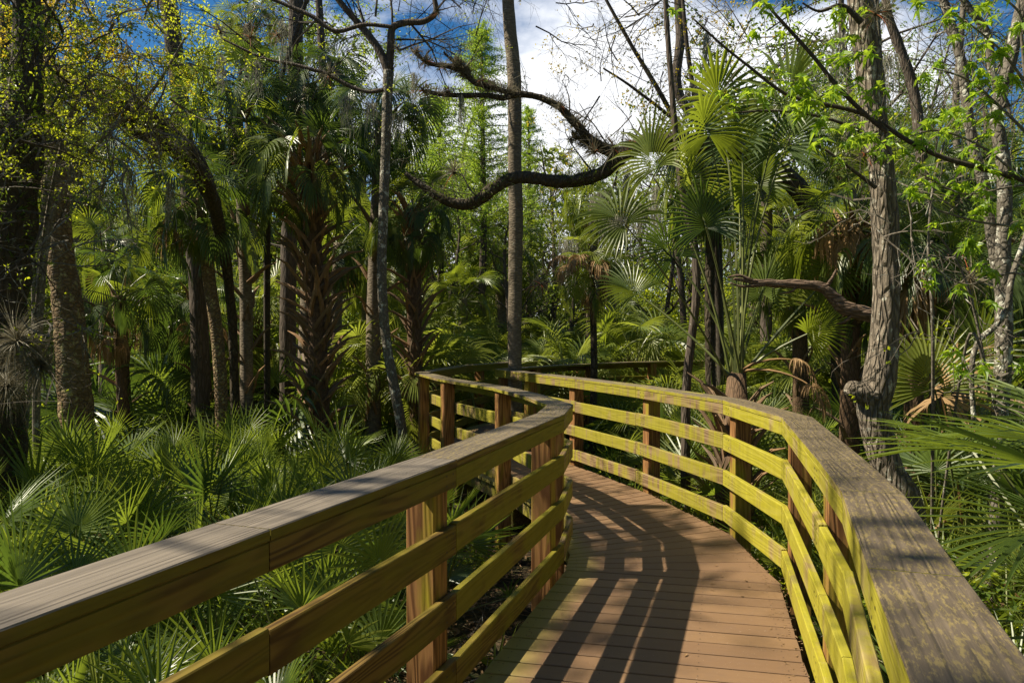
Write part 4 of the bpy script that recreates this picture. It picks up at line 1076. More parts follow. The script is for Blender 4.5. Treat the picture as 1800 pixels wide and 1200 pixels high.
for path, n in (([(1830, 350, 6), (1780, 300, 5), (1720, 255, 4), (1650, 230, 3), (1600, 240, 2)], 44), ([(1820, 250, 6), (1760, 190, 5), (1700, 140, 4), (1640, 120, 3)], 44), ([(1845, 420, 6), (1790, 400, 5), (1720, 390, 4), (1650, 370, 3)], 36),
                ([(1805, 150, 6), (1760, 90, 4), (1700, 40, 3), (1650, 10, 2)], 40), ([(1850, 500, 5), (1780, 480, 4), (1700, 500, 3), (1640, 470, 2)], 34), ([(1860, 640, 5), (1790, 650, 4), (1720, 680, 3), (1660, 690, 2)], 30), ([(1830, 320, 5), (1770, 330, 4), (1690, 340, 3), (1610, 300, 2)], 38), ([(1800, 60, 5), (1790, 20, 4), (1740, -20, 3)], 26)):
    gum_branch(g2, path, 5.2, n, rg, tw='twig')
# bare pale twigs on the right
tangle('leafless pale twiggy shrub in front of the forked tree at the right', dict(root=(1640, 7.0), stems=[[(1640, 600, 6), (1632, 450, 5), (1640, 330, 4), (1660, 250, 3)], [(1700, 600, 5), (1740, 700, 5), (1700, 500, 4), (1640, 400, 3)]],
       sprays=[(1640, 350, 7, 40, 60), (1700, 450, 5, 60, 60), (1600, 300, 5, 40, 60), (1750, 640, 4, 30, 50), (1500, 300, 4, 60, 50)]), 6.0, 0.8, 9, None, 0.12, ('spring',), name='bare_shrub', depth=2, r0=0.008)
# right-centre bare tree against the cloud
tangle('bare tree with fine dark twigs and yellow buds against the white cloud', dict(root=(1270, 14.0), stems=[[(1262, 500, 14), (1240, 330, 12), (1175, 190, 9), (1110, 80, 7), (1060, -10, 5)], [(1262, 400, 12), (1235, 250, 10), (1210, 100, 8), (1195, -60, 6)], [(1240, 330, 9), (1200, 230, 7), (1120, 160, 5), (1060, 120, 3)]],
       sprays=[(1130, 90, 8, 50, 60), (1070, 50, 7, 40, 50), (1180, 60, 10, 40, 60), (1240, 80, 10, 50, 60), (1090, 190, 5, 50, 40), (1290, 60, 12, 60, 50), (1380, 60, 8, 60, 60), (1000, 30, 4, 30, 30)]), 13.5, 1.5, 10, None, 0.22, ('spring_y',), name='bare_tree', depth=3, r0=0.014, tw='twig_dark', lw=(0.05, 0.03), bend=0.35)
tangle('bare cypress twigs against the blue sky at the upper right', dict(root=(1700, 12.0), stems=[[(1690, 400, 14), (1680, 200, 12), (1690, 60, 10), (1700, -100, 7)]],
       sprays=[(1620, 60, 8, 60, 60), (1700, 100, 8, 60, 60), (1760, 60, 8, 50, 60), (1580, 150, 5, 50, 60), (1680, 200, 6, 60, 50)]), 11.5, 1.3, 14, None, 0.18, ('cypress',), name='bare_tree', depth=3, r0=0.012, tw='twig', bend=0.35)
tangle('leafless oak twigs crossing the sky at the top left of the slender white tree', dict(root=(470, 14.0), stems=[[(470, 400, 12), (480, 200, 10), (520, 60, 8), (560, -60, 6)]],
       sprays=[(480, 40, 8, 50, 40), (540, 30, 8, 50, 40), (600, 90, 6, 40, 50), (660, 20, 6, 40, 30), (740, 70, 6, 40, 40), (820, 50, 5, 40, 40), (400, 60, 6, 40, 50)]), 13.0, 1.3, 16, None, 0.10, ('spring',), name='bare_tree', depth=3, r0=0.012, tw='twig_dark', bend=0.35)

# ------------------------------------------------------------------ air plants and hanging moss
for k, (u, v, Y, s, lab) in enumerate([(578, 132, 11.5, 1.5, 'reddish air plant on the thin branch left of the slender white tree'), (440, 66, 11.4, 1.3, 'air plant on the thin branch near the small high palm head'), (386, 56, 11.4, 1.3, 'air plant at the left tip of the thin branch'),
        (488, 62, 11.3, 1.0, 'small dark air plant between two branches high at the left'), (770, 22, 11.7, 0.8, 'small air plant on the tip of the right fork of the slender white tree'), (697, 85, 11.7, 1.0, 'air plant in the fork of the slender white tree'),
        (733, 92, 10.9, 1.2, 'orange air plant on the tip of the upper mossy limb'), (748, 108, 10.9, 1.1, 'orange air plant second from the tip of the upper mossy limb'), (780, 118, 10.9, 1.0, 'air plant at the crook of the upper mossy limb'), (745, 160, 10.9, 1.3, 'air plant on the left end of the middle mossy limb'),
        (786, 163, 10.9, 1.0, 'air plant beside the left end of the middle mossy limb'), (845, 142, 10.9, 0.9, 'air plant midway on the upper mossy limb'), (797, 303, 10.9, 1.5, 'dark round air plant hanging above the low mossy limb'), (1045, 268, 10.8, 1.4, 'air plant where the two mossy limbs meet'),
        (1080, 262, 10.7, 1.6, 'wide air plant on the thickest mossy limb'), (1108, 250, 10.8, 1.3, 'air plant on the oak limb near the open fans'), (985, 186, 10.9, 1.0, 'small air plant on the descending limb'), (1012, 215, 10.9, 1.0, 'air plant lower on the descending limb'),
        (30, 600, 7.1, 3.0, 'big shaggy air plant on the dark trunk at the left edge'), (70, 640, 7.2, 2.6, 'lower shaggy air plant on the dark trunk at the left edge'), (10, 680, 7.2, 2.4, 'lowest air plant on the dark trunk at the left edge'), (110, 150, 8.6, 2.0, 'air plant in the upper left tangle'),
        (270, 270, 9.4, 2.0, 'air plant hanging under the leaning mossy limb'), (1540, 25, 6.0, 1.0, 'air plant high on the crooked tree'), (1555, 22, 9.8, 1.6, 'tan air plant on the leaning cypress at the upper right'), (1520, 272, 6.1, 0.8, 'air plant on the crooked tree at the vine ring'), (1705, 490, 6.5, 1.2, 'air plant on the pale forked tree'), (950, 500, 14, 1.8, 'round tuft of moss in the shade right of the centre trunk')]):
    o = link('air_plant', SHAG[k % 2] if s > 1.9 else AIR[k % 4], None, at(u, v, Y), (rt.uniform(-.5, .5), rt.uniform(-.5, .5), rt.uniform(0, 6)), s)
    o['label'] = lab; o['category'] = 'air plant'; o['group'] = 'air plants on the limbs and trunks'
for k, (u, v, Y, s) in enumerate([(1240, 60, 11, 1.0), (1215, 150, 13, 1.2), (610, 170, 11.4, .8), (650, 180, 11.4, .8), (730, 130, 10.9, .6), (810, 170, 10.9, .7), (500, 40, 11.4, 1.1), (560, 240, 12.2, 1.0), (600, 260, 12.2, .8), (1100, 300, 10.8, .9), (1080, 380, 14, 1.5), (1130, 360, 14, 1.5),
        (1150, 330, 13.5, 1.3), (390, 100, 11.3, .8), (450, 110, 11.3, .8), (1560, 100, 10, 1.0), (1420, 120, 10.5, 1.1), (230, 300, 9.3, .9), (300, 320, 9.3, .8), (1470, 60, 9, 1.0), (700, 200, 11.6, .7), (1000, 420, 16, 1.6), (1050, 340, 16, 1.6)]):
    o = link('hanging_moss', MOSS[k % 3], None, at(u, v, Y), (0, 0, rt.uniform(0, 6)), s)
    o['label'] = 'grey strands of moss hanging from a limb in the trees'; o['category'] = 'moss'; o['group'] = 'hanging moss on the limbs'

# ------------------------------------------------------------------ feathery young cypresses
def cypress(label, u, Y, v_top, v_bot, half_px, seed, dens=1.0, group=None):
    r = random.Random(seed); base = gpt(u, Y); top = at(u + 4, v_top, Y); t = thing('feathery_cypress', label, 'tree', base, group)
    b = MB(); b.tube([Vector((0, 0, -.2)), (top - base) * 0.5 + Vector((.1, 0, 0)), top - base], [0.13, 0.09, 0.02], 8, 0, rough=0.1)
    kid(link('trunk', b.mesh('trunk', M['bark_cypress'], True), t), t)
    b = MB(); lb = MB(); z0 = at(u, v_bot, Y).z - base.z; z1 = top.z - base.z; W = half_px * Y / F_PX
    n = int(120 * dens)
    for k in range(n):
        f = (k + .5) / n; z = z0 + (z1 - z0) * f; az = k * 2.4 + r.uniform(-.3, .3); L = W * (1.1 - f ** 2 * 0.85) * r.uniform(0.35, 1.25)
        d = Vector((math.cos(az), math.sin(az), 0.25)); p = Vector((0.05, 0, z)); pts = [p.copy()]
        for j in range(6):
            d = (d + Vector((r.gauss(0, .12), r.gauss(0, .12), -0.03))).normalized(); p = p + d * L / 6; pts.append(p.copy())
        b.tube(pts, [0.016 * (1 - j / 7.5) + .002 for j in range(7)], 3, 0, cap=False)
        for j in range(1, 7):
            for s in range(5):
                q = pts[j - 1].lerp(pts[j], r.random()); dd = (d + rv(r) * 0.9 + Vector((0, 0, -.25))).normalized(); LL = r.uniform(.12, .3)
                for i in range(6):
                    blade(lb, q + dd * LL * i / 6, (dd * .4 + rv(r)).normalized(), rv(r), 0.075, 0.022)
    kid(link('branches', b.mesh('branches', M['twig']), t), t)['kind'] = 'stuff'
    kid(link('foliage', lb.mesh('foliage', M['cypress']), t), t)['kind'] = 'stuff'
    return t
cypress('feathery light green cypress standing against the sky behind the centre trunk', 842, 21, 50, 420, 95, 1, 1.4)
cypress('second feathery cypress lower and left of the first', 768, 23, 170, 440, 80, 2, 1.0)
cypress('small dark green feathery tree right of the centre trunk', 925, 26, 190, 430, 45, 3, 0.7)

# ------------------------------------------------------------------ palmetto thicket left of the walk
def dist_to_walk(x, y):
    best = 9
    for (a, c) in CROSS:
        for f in (0, .5, 1):
            q = V2(a).lerp(V2(c), f); best = min(best, math.hypot(q.x - x, q.y - y))
    return best
NEARWORD = [((-5.0, 7.6), 'dark trunk at the left edge'), ((-6.3, 11.2), 'mottled palm trunk'), ((-4.4, 11.8), 'leaning palm'), ((-3.1, 12.5), 'shaggy palm'), ((-1.6, 11.8), 'slender white tree'), ((-0.25, 3.4), 'first near post'),
            ((-1.2, 2.2), 'near handrail'), ((-1.2, 11), 'far handrail corner'), ((0.4, 5.3), 'left handrail bend'), ((0.05, 12), 'centre palm trunk'), ((2.5, 8.6), 'large stemless palm'), ((3.1, 6.3), 'crooked tree'), ((4.2, 6.8), 'pale forked tree'), ((1.4, 9), 'curved handrail'), ((2.4, 4), 'near end of the curved handrail'),
            ((1.4, 13.2), 'thin stemmed palm'), ((-6.5, 16), 'hollow at the back left'), ((-2.5, 17), 'shaggy palm backdrop'), ((1.5, 18), 'back of the clearing'), ((5, 14), 'palms at the back right'), ((7, 10), 'palms at the right edge')]
def nearword(x, y): return min(NEARWORD, key=lambda k: math.hypot(k[0][0] - x, k[0][1] - y))[1]
rp = random.Random(21); spots = []
def try_spots(n, xr, yr, mind, out, ok=None, walk=0.75):
    k = 0; tries = 0
    while k < n and tries < n * 60:
        tries += 1
        y = rp.uniform(*yr); x = rp.uniform(*xr) 
        if abs(x) > y * 0.72 + 1.2: continue
        if dist_to_walk(x, y) < walk or any(math.hypot(x - a, y - c) < mind for a, c in out): continue
        if ok and not ok(x, y): continue
        out.append((x, y)); k += 1; yield (x, y)
left_ok = lambda x, y: x < (-0.9 if y < 5 else -0.55 if y < 8 else -1.4)
SEEN_L = set()
def uniq(fmt):
    for w in ('near', 'beside', 'before', 'behind', 'under', 'past', 'close by', 'facing', 'below', 'around', 'along', 'by', 'across from', 'in line with', 'opposite', 'next to', 'aligned with', 'off', 'toward', 'over by', 'level with', 'outside'):
        l = fmt % w
        if l not in SEEN_L: break
    SEEN_L.add(l); return l
cnt = 0
for (x, y) in try_spots(74, (-8.0, -0.6), (2.4, 11.3), 0.50, spots, left_ok, 0.62):
    cnt += 1
    s = rp.uniform(0.88, 1.28) * (0.75 if y < 4 else 1.0)
    look = ('tall' if s > 1.15 else 'low' if s < 0.95 else 'bushy')
    tone = rp.choice(('pale glossy', 'mid green', 'yellowish green', 'dark green'))
    kinds = {'pale glossy': ('palmetto',), 'mid green': ('palmetto', 'palmetto'), 'yellowish green': ('palmetto', 'palmetto_yellow'), 'dark green': ('palmetto', 'palmetto_dark')}[tone]
    palmetto(uniq('%s saw palmetto with %s fans %%s the %s' % (look, tone, nearword(x, y))), (x, y, ground_z(x, y)), s, kinds, rp.randint(7, 12), cnt, 'saw palmettos in the thicket left of the handrail', dead=rp.choice((0, 0, 0, 1)))
# behind the curved handrail, right side
for (x, y) in try_spots(56, (1.9, 9.0), (3.6, 13.0), 0.62, spots, lambda x, y: x > 2.35 or y > 9.5, 0.8):
    cnt += 1
    s = rp.uniform(0.85, 1.1) if y < 6 else rp.uniform(1.0, 1.5)
    if dist_to_walk(x, y) < 1.5: s *= 0.62
    palmetto(uniq('%s palmetto with %s blades %%s the %s' % (rp.choice(('spreading', 'upright', 'low')), rp.choice(('dark', 'sunlit', 'mixed brown and green')), nearword(x, y))), (x, y, ground_z(x, y)), s, ('palmetto', 'palmetto_dark') if x > 4 else ('palmetto', 'palmetto_yellow'), rp.randint(8, 12), cnt, 'palmettos behind the right handrail', dead=rp.choice((0, 1, 1)))
# clearing beyond the walk: bright fans
for (x, y) in try_spots(90, (-3.2, 8.5), (13.0, 24.0), 0.8, spots, lambda x, y: True, 1.0):
    cnt += 1
    s = rp.uniform(0.62, 1.0)
    palmetto(uniq('%s fan palm in the clearing %%s the %s' % (rp.choice(('yellow green', 'bright green', 'pale green')), nearword(x, y))), (x, y, ground_z(x, y)), s, rp.choice((('cabbage_yellow',), ('cabbage_yellow', 'cabbage'))), rp.randint(12, 18), cnt, 'sunlit fan palms beyond the walk', name='fan_palm', stem=rp.uniform(0.2, 1.7), emin=5, dead=rp.choice((0, 1)))
# dark hollow at the back left
for (x, y) in try_spots(30, (-12, -1.8), (12.5, 19.0), 1.0, spots, lambda x, y: x < -1.8, 1.0):
    cnt += 1
    s = rp.uniform(1.1, 1.9)
    palmetto(uniq('%s fan palm in the shade %%s the %s' % (rp.choice(('dark leaved', 'drooping', 'low dark')), nearword(x, y))), (x, y, ground_z(x, y)), s, ('palmetto_dark', 'cabbage_dark', 'palmetto'), rp.randint(9, 12), cnt, 'shaded fan palms at the back left', name='fan_palm', emin=0)

# ------------------------------------------------------------------ wood behind: cabbage palms
proto_p = [palm('cabbage palm in the wood behind, one of many with a round crown', (-9.5 + i * 6, 21 + i, ground_z(0, 20)), (-9.5 + i * 6 + rp.uniform(-.3, .3), 21 + i, 3.2 + i * 1.2), 0.15, (('cabbage_yellow', 'cabbage'), ('cabbage', 'cabbage_dark'), ('cabbage',))[i], 22, 0.74, 0, 3, 'bark_palm', seed=60 + i, group='cabbage palms in the wood behind', emin=-45) for i in range(3)]
proto_p += [palm('low cabbage palm of the wood behind', (-11 + i * 9, 22.5, ground_z(-11 + i * 9, 22.5)), (-11 + i * 9, 22.5, 0.6 + i * 1.1), 0.14, (('cabbage_yellow', 'cabbage'), ('cabbage_yellow',))[i], 20, 0.8, 12, 3, 'fibre', seed=80 + i, group='cabbage palms in the wood behind', emin=-40) for i in range(2)]
far_sp = []
PROTO_PALMS = list(proto_p)
FARWORD = [(60, 'dark trunk at the left edge'), (130, 'mottled palm trunk'), (230, 'low dark palm'), (360, 'leaning palm'), (450, 'gap beside the shaggy palm'), (560, 'shaggy palm'), (690, 'slender white tree'), (770, 'far handrail corner'), (850, 'feathery cypress'), (905, 'straight centre trunk'),
           (980, 'end of the curved handrail'), (1040, 'thin stemmed palm'), (1130, 'open fan beside the limb'), (1220, 'pale thin trunk'), (1300, 'large stemless palm'), (1400, 'dead branch'), (1500, 'brown skirted palm'), (1560, 'crooked tree'), (1650, 'hanging dead fans'), (1760, 'pale forked tree'), (1860, 'right edge palm')]
USED = set()
def farlabel(kind, x, y, s, tail=''):
    u = x / y * F_PX + 900
    w = min(FARWORD, key=lambda k: abs(k[0] - u))[1]
    far = 'close' if y < 20 else 'some way' if y < 27 else 'far' if y < 35 else 'farthest'
    for size in (('tall', 'broad', 'leaning tall', 'dense tall') if s > 1.1 else ('low', 'small', 'leaning low', 'dense low') if s < 0.85 else ('middling', 'rounded', 'leaning', 'dense')):
        l = '%s %s %s behind the %s' % (size, kind, far, w)
        if l not in USED: break
    USED.add(l)
    return l
def far_spots(n, yr, mind, half=0.75, lo=None):
    k = 0; tr = 0
    while k < n and tr < n * 80:
        tr += 1; y = rp.uniform(*yr); x = rp.uniform(-half, half) * y
        if any(math.hypot(x - a, y - c) < mind for a, c in far_sp): continue
        if y < 20 and dist_to_walk(x, y) < 2.2: continue
        far_sp.append((x, y)); k += 1; yield x, y
for x, y in far_spots(105, (15, 34), 1.05):
    u = x / y * F_PX + 900
    s = rp.uniform(0.75, 1.25)
    if 930 < u < 1180 or 690 < u < 880: s *= 0.72
    o = copy_thing(rp.choice(proto_p), (x, y, ground_z(x, y)), rp.uniform(0, 6.28), s, farlabel('round crowned cabbage palm', x, y, s))

# broadleaf trees of the wood: four kinds, copied
def wood_tree(seed, H, mat, leafy, label, bark, spread=0.5, leaf=(0.10, 0.06), lim=16, Lf=0.30, group=None):
    r = random.Random(seed); t = thing('wood_tree', label, 'tree', (0, 0, 0), group)
    P, rad = spline([(Vector((0, 0, -.3)), 0.15), (Vector((r.uniform(-.3, .3), r.uniform(-.3, .3), H * 0.4)), 0.115), (Vector((r.uniform(-.6, .6), r.uniform(-.6, .6), H * 0.75)), 0.07), (Vector((r.uniform(-.9, .9), r.uniform(-.9, .9), H)), 0.015)], 30)
    b = MB(); b.tube(P, rad, 9, 0, rough=0.08, seed=seed); kid(link('trunk', b.mesh('trunk', M[bark], True), t), t)
    b = MB(); tips = []; nodes = []
    for k in range(lim):
        f = 0.30 + 0.68 * (k + .5) / lim; i = int(f * 30); az = k * 2.4
        d = Vector((math.cos(az), math.sin(az), r.uniform(0.2, 0.9))).normalized()
        grow(b, P[i], d, rad[i] * 0.5, H * Lf * (1.15 - 0.6 * f) * r.uniform(.7, 1.2), 3, r, tips, 0.28, 3, 0, 0.3, 4, 0.75, 0.6, nodes)
    kid(link('branches', b.mesh('branches', M['twig_dark']), t), t)['kind'] = 'stuff'
    lb = MB(); use = [q for q in nodes if r.random() < leafy]
    leaves_at(lb, use, r, 3, leaf[0], leaf[1], 0.14)
    kid(link('foliage', lb.mesh('foliage', M[mat]), t), t)['kind'] = 'stuff'
    return t
WT = [('thin fresh leaved tree', 'spring', .55, 'bark_cypress', 10.5), ('nearly bare grey tree', 'far', .16, 'bark_cypress', 12.0),
      ('dark green leafy tree', 'green', .8, 'bark_dark', 9.0), ('pale green cypress', 'cypress', .55, 'bark_cypress', 13.0)]
protos = []
for i, (lab, mat, lf, bk, H) in enumerate(WT):
    protos.append(wood_tree(200 + i, H, mat, lf, lab, bk, group='trees of the wood behind'))
wt_sp = []
first = {0: True, 1: True, 2: True, 3: True}
n_w = 0; tr = 0
while n_w < 95 and tr < 9000:
    tr += 1
    y = rp.uniform(17, 46); x = rp.uniform(-0.78, 0.78) * y
    if any(math.hypot(x - a, y - c) < 1.3 for a, c in wt_sp): continue
    if y < 20 and dist_to_walk(x, y) < 2.5: continue
    if -16 < x < 3 and y < 27 and rp.random() < 0.85: continue
    u = x / y * F_PX + 900
    gap = 600 < u < 1230 or u > 1560
    i = rp.choice((0, 1, 2, 3, 0, 2)) if not gap else rp.choice((0, 1, 3, 1))
    s = rp.uniform(0.8, 1.35)
    if gap:
        # the sky shows above the low wood here
        vtop = 300 + rp.uniform(-30, 90) if 600 < u < 1230 else 260 + rp.uniform(-60, 90)
        if i == 1 and rp.random() < 0.4: vtop -= 180
        s = (at(u, vtop, y).z + 0.75) / WT[i][4]
        if s > 1.5 : s = 1.5
    wt_sp.append((x, y)); n_w += 1
    if first[i]:
        first[i] = False; o = protos[i]; o.location = (x, y, ground_z(x, y)); o.scale = (s,) * 3; o['label'] = farlabel(WT[i][0], x, y, s)
    else:
        o = copy_thing(protos[i], (x, y, ground_z(x, y)), rp.uniform(0, 6.28), s, farlabel(WT[i][0], x, y, s))
# trees outside the view on the sun side that dapple the walk
for (x, y, s, i) in ((-10.4, 3.0, 1.25, 1), (-10.2, 0.4, 1.35, 0)):
    copy_thing(protos[i], (x, y, ground_z(x, y)), rp.uniform(0, 6.28), s, 'tree outside the left edge of the view %s the handrail that dapples the walk' % ('near' if y > 2 else 'behind'))
palm('cabbage palm left of the view whose crown shades the middle of the walk', (-6.2, 6.9, ground_z(-6.2, 6.9)), (-6.4, 6.85, 8.1), 0.15, ('cabbage',), 22, 0.66, 0, 2, 'bark_palm', seed=41, emin=-30)
palm('second cabbage palm left of the view beside the first', (-7.8, 5.3, ground_z(-7.8, 5.3)), (-8.0, 5.2, 9.4), 0.15, ('cabbage',), 16, 0.66, 0, 1, 'bark_palm', seed=42, emin=-20)

# the same wood goes on behind the viewer and to the right, closing off the open sky there
ring = [(-3.5, -7.5), (0.5, -6.5), (4.5, -5.5), (8.0, -2.5), (9.5, 1.5), (7.4, 4.6), (10.5, 5.5), (12, 9), (-7.5, -8.5), (-11, -6), (2.5, -10), (7, -8.5), (11.5, -5), (13, 0), (14, 4), (-1.5, -11.5), (-6, -13), (-15, -4), (-21, 2.5), (5, -13), (6.2, 0.2), (4.8, -2.4), (-15, -9), (-23, 7)]
for k, (x, y) in enumerate(ring):
    copy_thing(protos[(2, 0, 2, 3)[k % 4]], (x, y, ground_z(x, y)), k * 1.7, rp.uniform(1.15, 1.5), '%s tree of the wood %s the viewer' % (('first', 'second', 'third', 'fourth', 'fifth', 'sixth')[k % 6] + (' leafy' if k % 4 in (0, 2) else ' slender'), 'behind' if y < 0 else 'beside'))

# shrubs that fill the wood between the trunks
def shrub_proto(seed, mat, H, W, n, label, leaf):
    r = random.Random(seed); t = thing('wood_shrub', label, 'shrub', (0, 0, 0), 'shrubs filling the wood behind')
    b = MB(); tips = []; nodes = []
    for k in range(9):
        grow(b, Vector((r.gauss(0, .15), r.gauss(0, .15), -.1)), Vector((r.gauss(0, .5), r.gauss(0, .5), 1)).normalized(), 0.025, H * r.uniform(.6, 1), 2, r, tips, 0.3, 4, 0, 0, 4, 0.7, 0.55, nodes)
    kid(link('stems', b.mesh('stems', M['twig_dark']), t), t)['kind'] = 'stuff'
    lb = MB()
    for k in range(n):
        z = r.random() ** 0.8; a = r.uniform(0, 2 * PI); rr = W * math.sqrt(r.random()) * (0.55 + 0.6 * math.sin(PI * min(1, z * .8 + .15)))
        c = Vector((math.cos(a) * rr, math.sin(a) * rr, z * H))
        for j in range(14):
            blade(lb, c + rv(r) * 0.22 * r.random(), (rv(r) + Vector((0, 0, -.3))).normalized(), rv(r), leaf * r.uniform(.6, 1.2), leaf * .55)
    kid(link('foliage', lb.mesh('foliage', M[mat]), t), t)['kind'] = 'stuff'
    return t
SH = [('dark leaved shrub', 'green', 2.8, 1.2, 150, .11), ('bright leaved shrub', 'spring', 3.2, 1.1, 120, .10), ('dull green shrub', 'far', 4.2, 1.5, 190, .13)]
shp = [shrub_proto(300 + i, m_, H, W, n, lab, lf) for i, (lab, m_, H, W, n, lf) in enumerate(SH)]
sf = [True] * 3; sh_sp = []; k = 0; tr = 0
while k < 110 and tr < 9000:
    tr += 1; y = rp.uniform(15.5, 36); x = rp.uniform(-0.76, 0.76) * y
    if any(math.hypot(x - a, y - c) < 1.1 for a, c in sh_sp) or (y < 21 and dist_to_walk(x, y) < 2.2): continue
    u = x / y * F_PX + 900; i = rp.choice((0, 2, 2) if u < 650 else (0, 1, 1, 2)); s = rp.uniform(0.7, 1.35)
    if 700 < u < 1300 and y < 24: continue
    sh_sp.append((x, y)); k += 1
    if sf[i]: sf[i] = False; o = shp[i]; o.location = (x, y, ground_z(x, y)); o.scale = (s,) * 3; o['label'] = farlabel(SH[i][0], x, y, s)
    else: copy_thing(shp[i], (x, y, ground_z(x, y)), rp.uniform(0, 6.28), s, farlabel(SH[i][0], x, y, s))

# the low wood goes on to either side of the view
k = 0; tr = 0; side_sp = []
while k < 90 and tr < 6000:
    tr += 1; y = rp.uniform(-6, 18); sg = rp.choice((-1, -1, 1)); x = sg * (max(y, 0) * 0.70 + 3.2 + rp.random() ** 1.3 * 17)
    if sg > 0 and x < 4.5 or dist_to_walk(x, y) < 3.0 or any(math.hypot(x - a, y - c) < 1.1 for a, c in side_sp): continue
    side_sp.append((x, y)); k += 1; s = rp.uniform(0.7, 1.1)
    if k % 3: copy_thing(shp[rp.choice((0, 2))], (x, y, ground_z(x, y)), rp.uniform(0, 6.28), s, 'shrub of the low wood outside the %s edge of the view' % ('left' if sg < 0 else 'right'))
    else: copy_thing(proto_p[3 + k % 2], (x, y, ground_z(x, y)), rp.uniform(0, 6.28), s, 'cabbage palm of the low wood outside the %s edge of the view' % ('left' if sg < 0 else 'right'))
for k, (x, y) in enumerate([(-20, 10), (-24, 4), (-22, -3), (-18, 14), (-27, 9), (-25, 16), (20, 8), (18, 14), (22, 2)]):
    copy_thing(protos[(2, 3, 0)[k % 3]], (x, y, ground_z(x, y)), k * 1.3, rp.uniform(1.0, 1.3), 'tree of the wood outside the %s edge of the view' % ('left' if x < 0 else 'right'))

# far wood that closes the view: leaf masses with depth
def far_wood():
    r = random.Random(3); b = MB()
    for k in range(1900):
        y = r.uniform(34, 62); x = r.uniform(-0.85, 0.85) * y; u = x / y * F_PX + 900
        if k % 5 == 0: a_ = r.uniform(0.75, 2 * PI - 0.75); y = math.cos(a_) * r.uniform(30, 50); x = math.sin(a_) * r.uniform(30, 50); u = 0
        top = 7.5 if 600 < u < 1230 or u > 1560 else 13.0
        z = GROUND + abs(r.gauss(0, 1)) * top * 0.55
        c = Vector((x, y, z)); S = r.uniform(0.8, 1.8)
        for j in range(75):
            d = rv(r); q = c + Vector((d.x * S, d.y * S * .7, d.z * S * .75)) * (0.45 + 0.6 * r.random())
            if q.z < GROUND: q.z = GROUND + r.random() * 0.5
            blade(b, q, rv(r), rv(r), r.uniform(.25, .5), r.uniform(.12, .24))
    o = link('far_wood', b.mesh('far_wood', M['far'])); o['kind'] = 'stuff'; o['label'] = 'far wood closing the view behind the palms'
far_wood()

# undergrowth: broad leaved herbs and vines behind the railings, leaf litter on the soil
def undergrowth():
    r = random.Random(6)
    for name, mat, n, L in (('undergrowth', 'green', 900, 0.075), ('undergrowth', 'spring', 620, 0.07)):
        b = MB(); k = 0
        while k < n:
            y = 1.5 + 17 * r.random() ** 1.2; x = r.uniform(-0.72, 0.72) * y + r.uniform(-1, 1)
            if dist_to_walk(x, y) < 0.72 or (-1.0 < x < 1.75 and y < 7): continue
            if mat == 'spring' and x < 0.5 and r.random() < 0.6: continue
            if (noise.noise(Vector((x * .6, y * .6, 9))) < -0.1): continue
            k += 1; c = Vector((x, y, ground_z(x, y))); h = r.uniform(0.15, 0.75 if x > 0 else 0.45)
            for j in range(34):
                q = c + Vector((r.gauss(0, .16), r.gauss(0, .16), r.random() * h))
                blade(b, q, (rv(r) + Vector((0, 0, -.1))).normalized(), (rv(r) * .6 + Vector((0, 0, 1))).normalized(), L * r.uniform(.5, 1.2), L * .6)
        o = link(name, b.mesh(name, M[mat])); o['kind'] = 'stuff'; o['label'] = 'low leafy herbs between the palmettos'
    b = MB()
    for k in range(26000):
        y = 1.0 + 13 * r.random() ** 1.3; x = r.uniform(-0.75, 0.75) * y + r.uniform(-1, 1)
        q = Vector((x, y, ground_z(x, y) + r.uniform(0.0, 0.03)))
        blade(b, q, Vector((r.gauss(0, 1), r.gauss(0, 1), r.uniform(-.1, .35))).normalized(), Vector((r.gauss(0, .5), r.gauss(0, .5), 1)), r.uniform(.03, .12), r.uniform(.012, .04))
    o = link('leaf_litter', b.mesh('leaf_litter', M['litter'])); o['kind'] = 'stuff'; o['label'] = 'dry leaves and bits of bark on the swamp floor'
    b = MB()
    for k in range(1500):
        y = 1.5 + 10 * r.random(); x = r.uniform(-0.72, 0.72) * y
        if dist_to_walk(x, y) < 0.6: continue
        q = Vector((x, y, ground_z(x, y) + 0.02)); tips = []
        grow(b, q, Vector((r.gauss(0, 1), r.gauss(0, 1), r.uniform(0, .8))).normalized(), r.uniform(.002, .006), r.uniform(.2, .6), 0, r, tips, 0.4)
    o = link('dead_sticks', b.mesh('dead_sticks', M['twig'])); o['kind'] = 'stuff'; o['label'] = 'dry sticks lying in the undergrowth'
undergrowth()
def sedge():
    r = random.Random(16); b = MB(); k = 0
    while k < 420:
        y = 1.8 + 10 * r.random() ** 1.2; x = r.uniform(-0.72, 0.72) * y
        if dist_to_walk(x, y) < 0.68 or (-0.8 < x < 1.75 and y < 7): continue
        k += 1; c = Vector((x, y, ground_z(x, y)))
        for j in range(22):
            d = Vector((r.gauss(0, .45), r.gauss(0, .45), 1)).normalized(); p = c + Vector((r.gauss(0, .03), r.gauss(0, .03), 0)); L = r.uniform(.2, .6); s = d.cross(rv(r)).normalized(); i = len(b.v)
            for q in range(3): b.v += [tuple(p - s * .005 * (1 - q / 3.5)), tuple(p + s * .005 * (1 - q / 3.5))]; p = p + d * L / 3; d = (d + Vector((0, 0, -.28))).normalized()
            b.v.append(tuple(p)); b.f += [(i, i + 1, i + 3, i + 2), (i + 2, i + 3, i + 5, i + 4), (i + 4, i + 5, i + 6)]; b.m += [0, 0, 0]
    o = link('sedge', b.mesh('sedge', M['palmetto'])); o['kind'] = 'stuff'; o['label'] = 'narrow bladed sedge tufts on the swamp floor'
sedge()

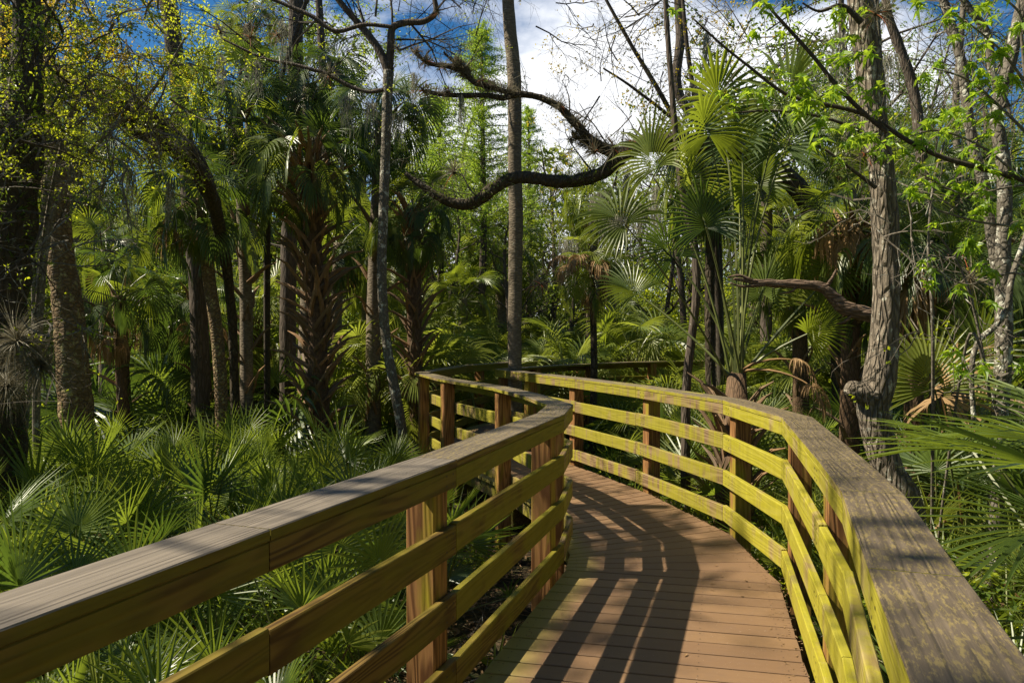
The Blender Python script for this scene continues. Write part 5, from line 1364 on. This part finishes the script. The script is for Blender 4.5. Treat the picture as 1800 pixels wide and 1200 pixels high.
# litter on the deck edge
def deck_debris():
    r = random.Random(2); b = MB()
    edge = [(1.31, 3.08), (1.80, 5.05), (1.83, 6.30), (1.45, 7.90)]; le = [(-0.7, 2.2), (-.25, 3.44), (.367, 5.36)]
    for poly, n, off, sg in ((edge, 420, 0.07, -1), (le, 90, 0.08, 1)):
        for k in range(n):
            i = r.randint(0, len(poly) - 2); q = V2(poly[i]).lerp(V2(poly[i + 1]), r.random()); q.x += sg * (abs(r.gauss(0, off)) + 0.02); q.z = 0.004
            blade(b, q, Vector((r.gauss(0, 1), r.gauss(0, 1), r.uniform(0, .25))).normalized(), Vector((0, 0, 1)), r.uniform(.008, .03), r.uniform(.003, .010))
    for k in range(46):
        y = r.uniform(1.4, 8.5); q = Vector((r.uniform(-.5, 1.1) + y * 0.12, y, 0.006))
        blade(b, q, Vector((r.gauss(0, 1), r.gauss(0, 1), .1)).normalized(), Vector((0, 0, 1)), r.uniform(.02, .05), .014)
    for k in range(160):
        y = r.uniform(1.2, 8); q = Vector((r.uniform(-.4, .9) + y * 0.13, y, 0.004))
        blade(b, q, Vector((r.gauss(0, 1), r.gauss(0, 1), .1)).normalized(), Vector((0, 0, 1)), r.uniform(.004, .012), .004)
    o = link('deck_litter', b.mesh('deck_litter', M['litter'])); o['kind'] = 'stuff'; o['label'] = 'dry bits of bark and leaf along the deck edges'
deck_debris()

for o in PROTO_PALMS:
    o['label'] = farlabel('round crowned cabbage palm', o.location.x, o.location.y, 0.9)
seen = {}
for o in [q for q in scene.objects if q.name.startswith('hanging_moss')]:
    u = o.location.x / o.location.y * F_PX + 900
    w = min(FARWORD, key=lambda k: abs(k[0] - u))[1]
    hi = 'high' if o.location.z > 4.8 else 'low'
    for pre in ('grey moss strands hanging %s in line with the %s', 'longer grey moss strands hanging %s in line with the %s', 'thin wisp of grey moss hanging %s in line with the %s', 'grey moss tuft %s in the twigs in line with the %s', 'last wisp of grey moss %s in line with the %s'):
        l = pre % (hi, w)
        if l not in seen: break
    seen[l] = 1; o['label'] = l
